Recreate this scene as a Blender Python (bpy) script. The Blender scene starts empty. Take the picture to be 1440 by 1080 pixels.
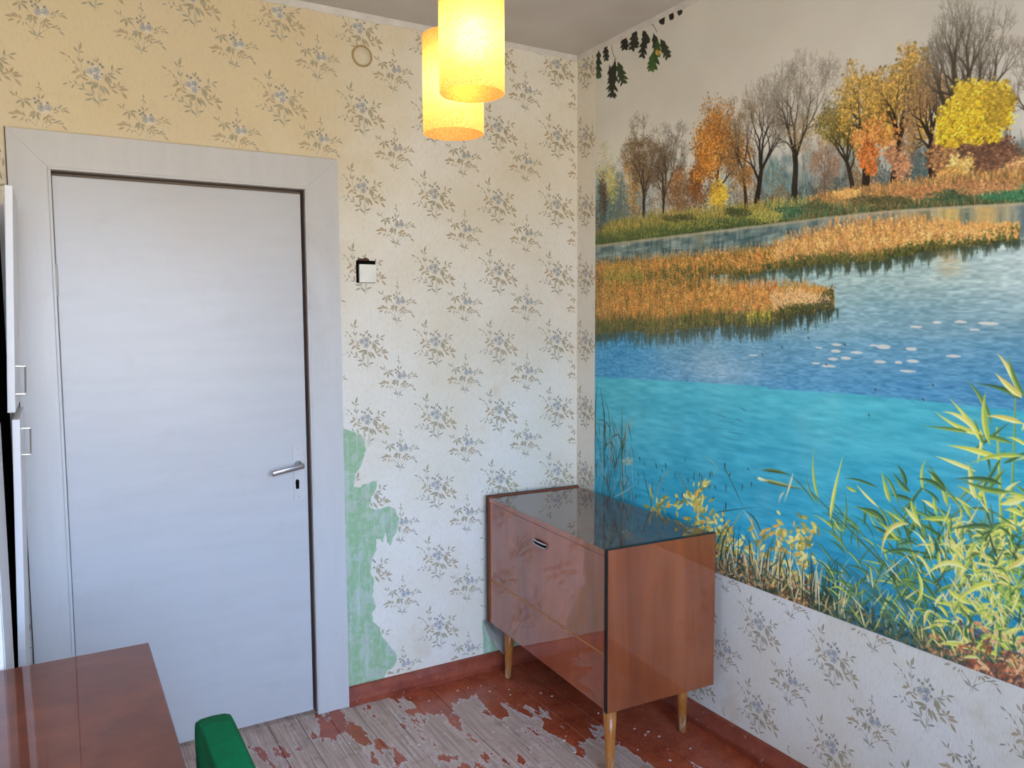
import bpy, bmesh, math, random
import numpy as np
from mathutils import Vector, Matrix
from mathutils.geometry import tessellate_polygon

rng = random.Random(7)
nrg = np.random.default_rng(11)
SC = bpy.context.scene
COL = SC.collection

# ------------------------------------------------------------------ camera
CAM_F = 1112.98                       # focal length in pixels of the 1440 x 1080 frame
YAW, PITCH, ROLL = math.radians(30.1177), math.radians(-4.6031), math.radians(-0.2772)
CAM = Vector((-2.0694, -2.9750, 1.5281))
_f = Vector((math.sin(YAW) * math.cos(PITCH), math.cos(YAW) * math.cos(PITCH), math.sin(PITCH)))
_r0 = Vector((math.cos(YAW), -math.sin(YAW), 0))
_u0 = _r0.cross(_f)
_r = _r0 * math.cos(ROLL) + _u0 * math.sin(ROLL)
_u = _u0 * math.cos(ROLL) - _r0 * math.sin(ROLL)
cam_data = bpy.data.cameras.new('camera')
cam_data.sensor_width = 36.0
cam_data.lens = CAM_F * 36.0 / 1440.0
cam_data.clip_start = 0.02
cam = bpy.data.objects.new('camera', cam_data)
COL.objects.link(cam)
cam.matrix_world = Matrix(((_r.x, _u.x, -_f.x, CAM.x), (_r.y, _u.y, -_f.y, CAM.y), (_r.z, _u.z, -_f.z, CAM.z), (0, 0, 0, 1)))
SC.camera = cam

# ------------------------------------------------------------------ world, daylight, exposure
SC.view_settings.view_transform = 'Standard'
SC.view_settings.look = 'None'
SC.view_settings.gamma = 1.0
SC.view_settings.use_curve_mapping = False
SC.view_settings.exposure = 0.52
world = bpy.data.worlds.new('overcast_sky')
SC.world = world
world.use_nodes = True
bg = world.node_tree.nodes['Background']
# blue open sky above, sunlit beige yard and houses below the horizon
_wn = world.node_tree.nodes
_tc = _wn.new('ShaderNodeTexCoord')
_sp = _wn.new('ShaderNodeSeparateXYZ')
_rp = _wn.new('ShaderNodeValToRGB')
_mp = _wn.new('ShaderNodeMapRange')
world.node_tree.links.new(_tc.outputs['Generated'], _sp.inputs[0])
world.node_tree.links.new(_sp.outputs['Z'], _mp.inputs['Value'])
_mp.inputs['From Min'].default_value = -1.0
_mp.inputs['From Max'].default_value = 1.0
world.node_tree.links.new(_mp.outputs[0], _rp.inputs['Fac'])
_el = _rp.color_ramp.elements
_el[0].position, _el[0].color = 0.50, (0.56, 0.535, 0.475, 1)
_el[1].position, _el[1].color = 0.56, (0.55, 0.79, 1.25, 1)
world.node_tree.links.new(_rp.outputs['Color'], bg.inputs['Color'])
bg.inputs['Strength'].default_value = 13.0
LAMP_POWER = 24.0                   # emission strength of the bulbs

# room: corner of back and right wall is the origin; x to the right, y away from the camera
XL, YF, H = -2.78, -3.40, 2.695
WIN = (-2.68, -0.72, 0.70, 2.34)       # window opening in the wall behind the camera: x0, x1, z0, z1
portal_data = bpy.data.lights.new('window_daylight', 'AREA')
portal_data.shape = 'RECTANGLE'
portal_data.size, portal_data.size_y = WIN[1] - WIN[0], WIN[3] - WIN[2]
portal_data.cycles.is_portal = True
portal = bpy.data.objects.new('window_daylight', portal_data)
portal.location = ((WIN[0] + WIN[1]) / 2, YF - 0.2, (WIN[2] + WIN[3]) / 2)
portal.rotation_euler = (math.radians(90), 0, 0)     # shines along +y, into the room
COL.objects.link(portal)


ADDED_WIN = (-3.15, -2.50, 0.72, 2.32)      # unseen left-wall window added to brighten the mural wall: y0, y1, z0, z1
portal2_data = bpy.data.lights.new('added_window_daylight', 'AREA')
portal2_data.shape = 'RECTANGLE'
portal2_data.size, portal2_data.size_y = ADDED_WIN[1] - ADDED_WIN[0], ADDED_WIN[3] - ADDED_WIN[2]
portal2_data.cycles.is_portal = True
portal2 = bpy.data.objects.new('added_window_daylight', portal2_data)
portal2.location = (XL - 0.2, (ADDED_WIN[0] + ADDED_WIN[1]) / 2, (ADDED_WIN[2] + ADDED_WIN[3]) / 2)
portal2.rotation_euler = (math.radians(90), 0, math.radians(-90))     # shines along +x, into the room
COL.objects.link(portal2)


def ray(u, v):
    return _f + _r * ((u - 720) / CAM_F) - _u * ((v - 540) / CAM_F)


def at_back(u, v, y=0.0):             # where a measured point lies on the back wall
    d = ray(u, v)
    t = (y - CAM.y) / d.y
    return CAM.x + t * d.x, CAM.z + t * d.z


# ------------------------------------------------------------------ colour and material helpers
def lin(c):
    return tuple((x / 12.92 if x <= 0.04045 else ((x + 0.055) / 1.055) ** 2.4) for x in (c[0] / 255, c[1] / 255, c[2] / 255))


class NT:
    def __init__(self, name):
        self.m = bpy.data.materials.new(name)
        self.m.use_nodes = True
        self.t = self.m.node_tree
        self.p = self.t.nodes['Principled BSDF']
        self.out = self.t.nodes['Material Output']

    def n(self, kind, **kw):
        o = self.t.nodes.new(kind)
        for k, v in kw.items():
            setattr(o, k, v)
        return o

    def link(self, a, b):
        self.t.links.new(a, b)

    def pos(self):
        if not hasattr(self, '_pos'):
            self._pos = self.n('ShaderNodeNewGeometry').outputs['Position']
        return self._pos

    def objco(self):
        if not hasattr(self, '_oc'):
            self._oc = self.n('ShaderNodeTexCoord').outputs['Object']
        return self._oc

    def mapping(self, vec, scale=(1, 1, 1), loc=(0, 0, 0), rot=(0, 0, 0)):
        m = self.n('ShaderNodeMapping')
        self.link(vec, m.inputs['Vector'])
        m.inputs['Scale'].default_value = scale
        m.inputs['Location'].default_value = loc
        m.inputs['Rotation'].default_value = rot
        return m.outputs[0]

    def noise(self, vec, scale, detail=4, rough=0.55, dist=0.0):
        m = self.n('ShaderNodeTexNoise')
        self.link(vec, m.inputs['Vector'])
        m.inputs['Scale'].default_value = scale
        m.inputs['Detail'].default_value = detail
        m.inputs['Roughness'].default_value = rough
        m.inputs['Distortion'].default_value = dist
        return m.outputs['Fac']

    def ramp(self, fac, stops, interp='LINEAR'):
        m = self.n('ShaderNodeValToRGB')
        self.link(fac, m.inputs['Fac'])
        cr = m.color_ramp
        cr.interpolation = interp
        while len(cr.elements) < len(stops):
            cr.elements.new(0.5)
        for e, (p, c) in zip(cr.elements, stops):
            e.position = p
            e.color = (*c, 1) if len(c) == 3 else c
        return m.outputs['Color']

    def math(self, op, a, b=None, clamp=False):
        m = self.n('ShaderNodeMath', operation=op, use_clamp=clamp)
        for i, x in enumerate((a, b)):
            if x is None:
                continue
            if isinstance(x, (int, float)):
                m.inputs[i].default_value = x
            else:
                self.link(x, m.inputs[i])
        return m.outputs[0]

    def step(self, x, lo, hi):
        m = self.n('ShaderNodeMapRange', interpolation_type='SMOOTHSTEP')
        self.link(x, m.inputs['Value'])
        m.inputs['From Min'].default_value = lo
        m.inputs['From Max'].default_value = hi
        return m.outputs['Result']

    def mix(self, fac, a, b, blend='MIX'):
        m = self.n('ShaderNodeMix', data_type='RGBA', blend_type=blend)
        for s, x in ((0, fac), (6, a), (7, b)):
            if isinstance(x, (int, float)):
                m.inputs[s].default_value = x
            elif isinstance(x, tuple):
                m.inputs[s].default_value = (*x, 1)
            else:
                self.link(x, m.inputs[s])
        return m.outputs[2]

    def sep(self, vec):
        m = self.n('ShaderNodeSeparateXYZ')
        self.link(vec, m.inputs[0])
        return m.outputs

    def bump(self, h, strength, dist):
        b = self.n('ShaderNodeBump')
        self.link(h, b.inputs['Height'])
        b.inputs['Strength'].default_value = strength
        b.inputs['Distance'].default_value = dist
        self.link(b.outputs[0], self.p.inputs['Normal'])

    def base(self, c):
        if isinstance(c, tuple):
            self.p.inputs['Base Color'].default_value = (*c, 1)
        else:
            self.link(c, self.p.inputs['Base Color'])
        return self

    def set(self, **kw):
        for k, v in kw.items():
            self.p.inputs[k.replace('_', ' ')].default_value = v
        return self


def plain(name, rgb, rough=0.5, metal=0.0, var=0.06, scale=30):
    t = NT(name)
    c = lin(rgb)
    n = t.noise(t.pos(), scale, 3)
    t.base(t.ramp(n, [(0.3, tuple(x * (1 - var) for x in c)), (0.7, tuple(min(1, x * (1 + var)) for x in c))]))
    t.set(Roughness=rough, Metallic=metal)
    return t.m


M = {}


def mat_wallpaper():
    t = NT('aged_wallpaper')
    p = t.pos()
    big = t.noise(p, 1.9, 5, 0.6)
    fine = t.noise(t.mapping(p, (1, 1, 0.3)), 190, 3, 0.65)
    cream = t.ramp(big, [(0.34, lin((222, 211, 188))), (0.52, lin((229, 221, 204))), (0.70, lin((233, 228, 218)))])
    # yellower high up towards the left, above the door
    x, y, z = t.sep(p)
    st = t.noise(p, 5.0, 5, 0.65)
    zz = t.math('ADD', z, t.math('MULTIPLY', t.math('SUBTRACT', st, 0.5), 0.5))
    xx = t.math('ADD', x, t.math('MULTIPLY', t.math('SUBTRACT', big, 0.5), 0.9))
    yel = t.math('MULTIPLY', t.step(zz, 1.85, 2.25), t.step(t.math('MULTIPLY', xx, -1.0), 0.55, 1.35))
    c = t.mix(t.math('MULTIPLY', yel, 0.75), cream, lin((216, 194, 148)))
    blot = t.step(t.noise(p, 3.4, 4, 0.6), 0.60, 0.72)
    c = t.mix(t.math('MULTIPLY', blot, 0.35), c, lin((205, 184, 146)))
    c = t.mix(t.math('MULTIPLY', t.step(fine, 0.45, 0.75), 0.26), c, lin((188, 174, 150)))
    t.base(c)
    t.set(Roughness=0.75, **{'Specular IOR Level': 0.25})
    t.bump(t.math('ADD', fine, t.math('MULTIPLY', t.noise(p, 7, 4), 2.0)), 0.35, 0.0025)
    return t.m


def mat_print():
    t = NT('wallpaper_ink')
    a = t.n('ShaderNodeVertexColor', layer_name='ink')
    fade = t.noise(t.pos(), 60, 3)
    t.base(t.mix(t.math('MULTIPLY', fade, 0.76), a.outputs['Color'], lin((216, 204, 178))))
    t.set(Roughness=0.75, **{'Specular IOR Level': 0.25})
    return t.m


def mat_mural():
    t = NT('printed_mural_paper')
    a = t.n('ShaderNodeVertexColor', layer_name='ink')
    fine = t.noise(t.pos(), 300, 2)
    stain = t.noise(t.pos(), 3.0, 4)
    c = t.mix(0.16, a.outputs['Color'], t.ramp(fine, [(0.3, (0.15, 0.15, 0.15)), (0.7, (0.85, 0.85, 0.85))]), 'SOFT_LIGHT')
    t.base(t.mix(t.math('MULTIPLY', t.step(stain, 0.5, 0.8), 0.10), c, lin((205, 190, 160))))
    t.set(Roughness=0.45, **{'Specular IOR Level': 0.35})
    t.bump(t.noise(t.pos(), 9, 3), 0.15, 0.004)
    return t.m


def mat_plaster():
    t = NT('green_distemper_plaster')
    p = t.pos()
    n = t.noise(p, 13, 6, 0.65)
    n2 = t.noise(t.mapping(p, (1, 1, 0.5)), 26, 6, 0.7, 1.0)
    c = t.ramp(n, [(0.32, lin((172, 176, 168))), (0.43, lin((176, 192, 164))), (0.53, lin((146, 180, 134))), (0.62, lin((170, 190, 158))), (0.72, lin((178, 182, 172)))])
    c = t.mix(t.math('MULTIPLY', t.step(t.noise(t.mapping(p, (3, 1, 0.25)), 16, 6, 0.7), 0.45, 0.75), 0.6), c, lin((206, 214, 206)))
    c = t.mix(t.math('MULTIPLY', t.step(n2, 0.55, 0.66), 0.6), c, lin((186, 196, 190)))
    c = t.mix(t.math('MULTIPLY', t.step(t.noise(p, 11, 6, 0.7, 0.6), 0.60, 0.67), 0.75), c, lin((164, 160, 150)))
    t.base(c)
    t.set(Roughness=0.85, **{'Specular IOR Level': 0.2})
    t.bump(n2, 0.6, 0.004)
    return t.m


def mat_ceiling():
    t = NT('whitewashed_ceiling')
    p = t.pos()
    n = t.noise(p, 3.0, 5)
    c = t.ramp(n, [(0.3, lin((202, 193, 184))), (0.7, lin((213, 207, 200)))])
    t.base(c)
    t.set(Roughness=0.9, **{'Specular IOR Level': 0.1})
    t.bump(t.noise(p, 40, 4), 0.3, 0.003)
    return t.m


def mat_white_paint(name, rgb, streak=(1, 1, 0.15), dirt=0.25, rough=0.32):
    t = NT(name)
    p = t.pos()
    n = t.noise(t.mapping(p, streak), 22, 5, 0.6)
    d = t.noise(p, 5.5, 6, 0.7, 0.5)
    c0 = lin(rgb)
    c = t.ramp(n, [(0.3, tuple(x * 0.93 for x in c0)), (0.7, c0)])
    c = t.mix(t.math('MULTIPLY', t.step(d, 0.52, 0.78), dirt), c, lin((160, 145, 128)))
    t.base(c)
    t.set(Roughness=rough, **{'Specular IOR Level': 0.4})
    t.bump(n, 0.25, 0.003)
    return t.m


def mat_floor():
    t = NT('peeling_red_brown_floor_paint')
    p = t.pos()
    x, y, z = t.sep(p)
    n = t.noise(t.mapping(p, (1.0, 0.40, 1)), 6.6, 7, 0.58, 0.2)
    n3 = t.noise(t.mapping(p, (1.6, 0.5, 1)), 19.0, 5, 0.6, 0.2)
    # worn walkway: from the door to the middle of the room; the edges by the walls kept their paint
    bx = t.math('ADD', x, t.math('MULTIPLY', y, 0.42))       # rises towards the right wall and the back
    side = t.step(bx, -0.95, -0.40)                           # 1 = near the right wall
    back = t.math('MULTIPLY', t.step(y, -0.30, -0.06), t.step(x, -1.0, -0.70))
    keep = t.math('MAXIMUM', side, back)
    m = t.math('ADD', t.math('MULTIPLY', t.math('SUBTRACT', n, 0.5), 1.0), t.math('MULTIPLY', t.math('SUBTRACT', n3, 0.5), 0.42))
    m = t.math('SUBTRACT', t.math('ADD', m, 0.072), t.math('MULTIPLY', keep, 0.30))
    bare = t.step(m, -0.006, 0.006)
    rim = t.math('MULTIPLY', t.step(m, -0.02, 0.0), t.math('SUBTRACT', 1.0, t.step(m, 0.008, 0.03)))
    grain = t.noise(t.mapping(p, (1.0, 0.03, 1)), 120, 5, 0.7)
    blotch = t.noise(p, 13, 5, 0.65)
    wood = t.ramp(grain, [(0.3, lin((150, 122, 106))), (0.55, lin((192, 166, 150))), (0.75, lin((220, 200, 188)))])
    wood = t.mix(t.math('MULTIPLY', t.step(blotch, 0.5, 0.75), 0.6), wood, lin((120, 92, 74)))
    speck = t.step(t.noise(p, 220, 2), 0.66, 0.70)
    paint = t.ramp(blotch, [(0.3, lin((142, 60, 34))), (0.7, lin((180, 86, 54)))])
    c = t.mix(bare, paint, wood)
    c = t.mix(t.math('MULTIPLY', rim, 0.8), c, lin((208, 192, 182)))
    c = t.mix(t.math('MULTIPLY', speck, 0.7), c, lin((206, 196, 188)))
    t.base(c)
    r = t.math('ADD', t.math('MULTIPLY', bare, 0.42), 0.24)
    t.link(r, t.p.inputs['Roughness'])
    hgt = t.math('ADD', t.math('MULTIPLY', bare, -1.0), t.math('MULTIPLY', grain, 0.25))
    t.bump(hgt, 0.6, 0.0025)
    return t.m


def mat_skirting():
    t = NT('red_brown_skirting_paint')
    p = t.pos()
    n = t.noise(p, 18, 5)
    c = t.ramp(n, [(0.3, lin((120, 50, 32))), (0.7, lin((156, 76, 52)))])
    w = t.noise(p, 55, 5, 0.7)
    c = t.mix(t.math('MULTIPLY', t.step(w, 0.62, 0.70), 0.7), c, lin((190, 165, 155)))
    t.base(c)
    t.set(Roughness=0.3)
    t.bump(n, 0.3, 0.003)
    return t.m


def mat_lacquer(name, dark, light, scale=3.0, stretch=(1, 1, 1), coat=1.0, ior=1.62):
    t = NT(name)
    o = t.objco()
    w = t.noise(t.mapping(o, stretch), scale, 6, 0.6, 0.8)
    g = t.noise(t.mapping(o, tuple(s * 6 for s in stretch)), scale * 9, 4, 0.6)
    c = t.ramp(w, [(0.25, lin(dark)), (0.75, lin(light))])
    c = t.mix(t.math('MULTIPLY', t.step(g, 0.5, 0.8), 0.30), c, tuple(x * 0.6 for x in lin(dark)))
    t.base(c)
    t.set(Roughness=0.5, **{'Specular IOR Level': 0.15, 'Coat Weight': coat, 'Coat Roughness': 0.004, 'Coat IOR': ior})
    return t.m


def mat_shade():
    t = NT('yellow_crackle_lampshade')
    o = t.objco()
    g = t.noise(o, 330, 3, 0.7)
    col = t.ramp(g, [(0.35, (0.80, 0.38, 0.10)), (0.62, (0.96, 0.62, 0.25))])
    tr = t.n('ShaderNodeBsdfTranslucent')
    df = t.n('ShaderNodeBsdfDiffuse')
    t.link(col, tr.inputs['Color'])
    t.link(col, df.inputs['Color'])
    mx0 = t.n('ShaderNodeMixShader')
    mx0.inputs[0].default_value = 0.32
    t.link(tr.outputs[0], mx0.inputs[1])
    t.link(df.outputs[0], mx0.inputs[2])
    rf = t.n('ShaderNodeBsdfRefraction')
    t.link(col, rf.inputs['Color'])
    rf.inputs['Roughness'].default_value = 0.85
    rf.inputs['IOR'].default_value = 1.35
    mx = t.n('ShaderNodeMixShader')
    mx.inputs[0].default_value = 0.12
    t.link(mx0.outputs[0], mx.inputs[1])
    t.link(rf.outputs[0], mx.inputs[2])
    b = t.n('ShaderNodeBump')
    t.link(g, b.inputs['Height'])
    b.inputs['Strength'].default_value = 0.4
    b.inputs['Distance'].default_value = 0.002
    t.link(b.outputs[0], tr.inputs['Normal'])
    t.link(mx.outputs[0], t.out.inputs['Surface'])
    return t.m


def mat_bulb():
    t = NT('lit_bulb')
    e = t.n('ShaderNodeEmission')
    e.inputs['Color'].default_value = (1.0, 0.68, 0.38, 1)
    e.inputs['Strength'].default_value = LAMP_POWER
    t.link(e.outputs[0], t.out.inputs['Surface'])
    return t.m


def mat_glass():
    t = NT('window_pane_glass')
    tr = t.n('ShaderNodeBsdfTransparent')
    gl = t.n('ShaderNodeBsdfGlossy')
    gl.inputs['Roughness'].default_value = 0.02
    fr = t.n('ShaderNodeFresnel')
    mx = t.n('ShaderNodeMixShader')
    t.link(fr.outputs[0], mx.inputs[0])
    t.link(tr.outputs[0], mx.inputs[1])
    t.link(gl.outputs[0], mx.inputs[2])
    t.link(mx.outputs[0], t.out.inputs['Surface'])
    return t.m


def mat_leg():
    t = NT('varnished_beech')
    o = t.objco()
    g = t.noise(t.mapping(o, (8, 8, 1)), 14, 5, 0.7)
    z = t.sep(o)[2]
    c = t.ramp(g, [(0.3, lin((150, 86, 34))), (0.7, lin((190, 122, 54)))])
    worn = t.math('MULTIPLY', t.step(t.math('MULTIPLY', z, -1.0), -0.10, 0.0), t.step(g, 0.42, 0.60))
    t.base(t.mix(worn, c, lin((206, 182, 146))))
    t.set(Roughness=0.3)
    return t.m


def mat_green():
    t = NT('emerald_green_upholstery')
    o = t.objco()
    w = t.n('ShaderNodeTexWave', wave_type='BANDS', bands_direction='Z')
    t.link(o, w.inputs['Vector'])
    w.inputs['Scale'].default_value = 90
    w.inputs['Distortion'].default_value = 1.5
    n = t.noise(o, 12, 4)
    c = t.ramp(n, [(0.3, lin((0, 84, 46))), (0.7, lin((0, 104, 60)))])
    t.base(t.mix(t.math('MULTIPLY', w.outputs['Fac'], 0.3), c, lin((0, 108, 66))))
    t.set(Roughness=0.9, **{'Specular IOR Level': 0.15})
    t.bump(w.outputs['Fac'], 0.4, 0.002)
    return t.m


M['paper'] = mat_wallpaper()
M['print'] = mat_print()
M['mural'] = mat_mural()
M['plaster'] = mat_plaster()
M['ceiling'] = mat_ceiling()
M['door'] = mat_white_paint('door_leaf_white_gloss', (196, 194, 192), (0.15, 0.15, 1), 0.14)
M['casing'] = mat_white_paint('door_casing_white_gloss', (202, 199, 195), (1, 1, 0.15), 0.22)
M['bead'] = mat_white_paint('dirty_white_bead', (200, 194, 188), (1, 1, 0.2), 0.6)
M['gap'] = mat_white_paint('grimy_jamb', (120, 104, 92), (1, 1, 0.2), 0.8, 0.6)
M['wardrobe'] = mat_white_paint('wardrobe_white_paint', (226, 222, 218), (1, 1, 0.1), 0.12)
M['floor'] = mat_floor()
M['skirt'] = mat_skirting()
M['subfloor'] = plain('dark_subfloor', (46, 34, 28), 0.9)
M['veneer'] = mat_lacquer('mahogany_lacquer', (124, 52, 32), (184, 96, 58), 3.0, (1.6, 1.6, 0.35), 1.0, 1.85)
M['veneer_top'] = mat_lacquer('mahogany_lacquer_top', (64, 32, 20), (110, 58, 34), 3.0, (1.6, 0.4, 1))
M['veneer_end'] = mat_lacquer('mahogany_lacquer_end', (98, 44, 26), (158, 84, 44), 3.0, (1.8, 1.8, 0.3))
M['edge'] = mat_lacquer('dark_lacquered_edge', (22, 11, 9), (34, 17, 13), 6, (1, 1, 1), 0.3)
M['stripe'] = plain('light_inlay_strip', (186, 118, 60), 0.35)
M['table'] = mat_lacquer('table_mahogany_lacquer', (88, 38, 22), (132, 66, 38), 5.0, (0.8, 1.4, 1), 0.7)
M['leg'] = mat_leg()
M['chrome'] = plain('worn_chrome', (190, 190, 195), 0.22, 1.0, 0.05)
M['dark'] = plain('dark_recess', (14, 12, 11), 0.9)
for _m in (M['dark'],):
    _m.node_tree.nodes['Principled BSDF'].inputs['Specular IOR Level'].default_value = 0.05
M['switch'] = plain('cream_switch_plastic', (232, 228, 214), 0.35)
M['white'] = plain('white_plaster_edge', (214, 208, 200), 0.8, 0, 0.08, 18)
M['shade'] = mat_shade()
M['bulb'] = mat_bulb()
M['brass'] = plain('aged_brass', (150, 118, 70), 0.35, 0.9)
M['cord'] = plain('brown_cord', (70, 56, 44), 0.6)
M['green'] = mat_green()
M['glass'] = mat_glass()
M['pvc'] = plain('window_white_paint', (228, 228, 226), 0.4)
M['tornback'] = plain('torn_paper_backing', (206, 200, 188), 0.9, 0, 0.08, 25)
M['wood_chair'] = mat_lacquer('dark_chair_wood', (70, 36, 20), (104, 58, 32), 4, (1, 1, 0.3), 0.6)


# ------------------------------------------------------------------ object helpers
def tag(o, label=None, cat=None, group=None, kind=None):
    if label:
        o['label'] = label
    if cat:
        o['category'] = cat
    if group:
        o['group'] = group
    if kind:
        o['kind'] = kind
    return o


def empty(name, loc=(0, 0, 0), rz=0.0, parent=None):
    o = bpy.data.objects.new(name, None)
    o.empty_display_size = 0.1
    COL.objects.link(o)
    o.location = loc
    o.rotation_euler = (0, 0, rz)
    o.parent = parent
    return o


def link(name, me, mat, parent=None, smooth=False):
    o = bpy.data.objects.new(name, me)
    COL.objects.link(o)
    if mat is not None and not me.materials:
        me.materials.append(mat)
    o.parent = parent
    if smooth:
        for p in me.polygons:
            p.use_smooth = True
    return o


def bm_obj(name, bm, mat, parent=None, smooth=False):
    me = bpy.data.meshes.new(name)
    bmesh.ops.recalc_face_normals(bm, faces=bm.faces)
    bm.to_mesh(me)
    bm.free()
    return link(name, me, mat, parent, smooth)


def add_box(bm, lo, hi, bevel=0.0, seg=2):
    r = bmesh.ops.create_cube(bm, size=1.0)
    vs = r['verts']
    for v in vs:
        v.co = Vector([(lo[i] + hi[i]) / 2 + v.co[i] * (hi[i] - lo[i]) for i in range(3)])
    if bevel > 0:
        es = set()
        for v in vs:
            es.update(v.link_edges)
        bmesh.ops.bevel(bm, geom=list(es), offset=bevel, segments=seg, affect='EDGES', profile=0.6)


def box(name, lo, hi, mat, parent=None, bevel=0.0, seg=2):
    bm = bmesh.new()
    add_box(bm, lo, hi, bevel, seg)
    return bm_obj(name, bm, mat, parent)


def add_prism(bm, outline, axis, a, b):
    """outline: 2-D points; extruded along axis (0, 1, 2) from a to b"""
    def P(p, w):
        c = [0, 0, 0]
        o = [i for i in range(3) if i != axis]
        c[o[0]], c[o[1]], c[axis] = p[0], p[1], w
        return Vector(c)
    n = len(outline)
    va = [bm.verts.new(P(p, a)) for p in outline]
    vb = [bm.verts.new(P(p, b)) for p in outline]
    for tri in tessellate_polygon([[Vector((p[0], p[1], 0)) for p in outline]]):
        try:
            bm.faces.new([va[i] for i in tri])
            bm.faces.new([vb[i] for i in reversed(tri)])
        except ValueError:
            pass
    for i in range(n):
        bm.faces.new((va[i], va[(i + 1) % n], vb[(i + 1) % n], vb[i]))


def prism(name, outline, axis, a, b, mat, parent=None):
    bm = bmesh.new()
    add_prism(bm, outline, axis, a, b)
    return bm_obj(name, bm, mat, parent)


def add_lathe(bm, prof, seg=32, c=(0, 0, 0), closed=False):
    rings = []
    for r, z in prof:
        rings.append([bm.verts.new((c[0] + r * math.cos(2 * math.pi * k / seg), c[1] + r * math.sin(2 * math.pi * k / seg), c[2] + z)) for k in range(seg)])
    for a, b in zip(rings[:-1], rings[1:]):
        for k in range(seg):
            bm.faces.new((a[k], a[(k + 1) % seg], b[(k + 1) % seg], b[k]))
    if closed:
        bm.faces.new(rings[0])
        bm.faces.new(list(reversed(rings[-1])))


def lathe(name, prof, mat, parent=None, seg=32, c=(0, 0, 0), closed=True, smooth=True):
    bm = bmesh.new()
    add_lathe(bm, prof, seg, c, closed)
    return bm_obj(name, bm, mat, parent, smooth)


def add_tube(bm, pts, r, seg=10):
    pts = [Vector(p) for p in pts]
    rings = []
    for i, p in enumerate(pts):
        d = (pts[min(i + 1, len(pts) - 1)] - pts[max(i - 1, 0)]).normalized()
        a = Vector((0, 0, 1)) if abs(d.z) < 0.9 else Vector((1, 0, 0))
        s = d.cross(a).normalized()
        t = d.cross(s)
        rr = r[i] if isinstance(r, (list, tuple)) else r
        rings.append([bm.verts.new(p + (s * math.cos(2 * math.pi * k / seg) + t * math.sin(2 * math.pi * k / seg)) * rr) for k in range(seg)])
    for a, b in zip(rings[:-1], rings[1:]):
        for k in range(seg):
            bm.faces.new((a[k], a[(k + 1) % seg], b[(k + 1) % seg], b[k]))
    bm.faces.new(rings[0])
    bm.faces.new(list(reversed(rings[-1])))


def tube(name, pts, r, mat, parent=None, seg=10):
    bm = bmesh.new()
    add_tube(bm, pts, r, seg)
    return bm_obj(name, bm, mat, parent, True)


# ------------------------------------------------------------------ room shell
DX0, DX1, DZ = -2.062, -1.226, 2.024         # door opening
T = 0.14
bm = bmesh.new()
add_prism(bm, [(XL - T, 0), (DX0, 0), (DX0, DZ), (DX1, DZ), (DX1, 0), (T, 0), (T, H), (XL - T, H)], 1, 0.0, T)
wall_back = tag(bm_obj('wall_back', bm, M['plaster']), 'back wall with old floral wallpaper and white door', 'wall', kind='structure')
wall_right = tag(box('wall_right', (0, YF, 0), (T, 0, H), M['plaster']), 'right wall with floral wallpaper under a landscape mural', 'wall', kind='structure')
bm = bmesh.new()
add_box(bm, (XL - 0.3, YF, 0), (XL, ADDED_WIN[0], H))
add_box(bm, (XL - 0.3, ADDED_WIN[1], 0), (XL, 0, H))
add_box(bm, (XL - 0.3, ADDED_WIN[0], 0), (XL, ADDED_WIN[1], ADDED_WIN[2]))
add_box(bm, (XL - 0.3, ADDED_WIN[0], ADDED_WIN[3]), (XL, ADDED_WIN[1], H))
wall_left = tag(bm_obj('wall_left', bm, M['plaster']), 'left wall behind the white wardrobe', 'wall', kind='structure')
bm = bmesh.new()
x0, x1, z0, z1 = WIN
add_box(bm, (XL - T, YF - 0.3, 0), (x0, YF, H))
add_box(bm, (x1, YF - 0.3, 0), (T, YF, H))
add_box(bm, (x0, YF - 0.3, 0), (x1, YF, z0))
add_box(bm, (x0, YF - 0.3, z1), (x1, YF, H))
wall_front = tag(bm_obj('wall_front', bm, M['white']), 'wall with the window behind the camera', 'wall', kind='structure')
ceiling = tag(box('ceiling', (XL - 0.3, YF - 0.3, H), (T, T, H + 0.15), M['ceiling']), 'dull whitewashed ceiling above the lamps', 'ceiling', kind='structure')
floor = tag(box('floor', (XL - 0.3, YF - 0.3, -0.16), (T, T, -0.026), M['subfloor']), 'plank floor with peeling red-brown paint', 'floor', kind='structure')
# floor boards, each its own piece
BW = 0.109
board_me = None
nb = int(math.ceil(-XL / BW)) + 1
for i in range(nb):
    if board_me is None:
        b = box('board', (-BW / 2 + 0.0009, YF + 0.004, -0.024), (BW / 2 - 0.0009, -0.002, 0.0), M['floor'], floor, 0.0012, 1)
        board_me = b.data
    else:
        b = link('board', board_me, None, floor)
    b.location = (-0.062 - i * BW, 0, -0.0006 - 0.0009 * rng.random())
# threshold strip of the doorway
bt = box('board', (DX0 + 0.002, 0.0, -0.024), (DX1 - 0.002, T, -0.002), M['floor'], floor)

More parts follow.
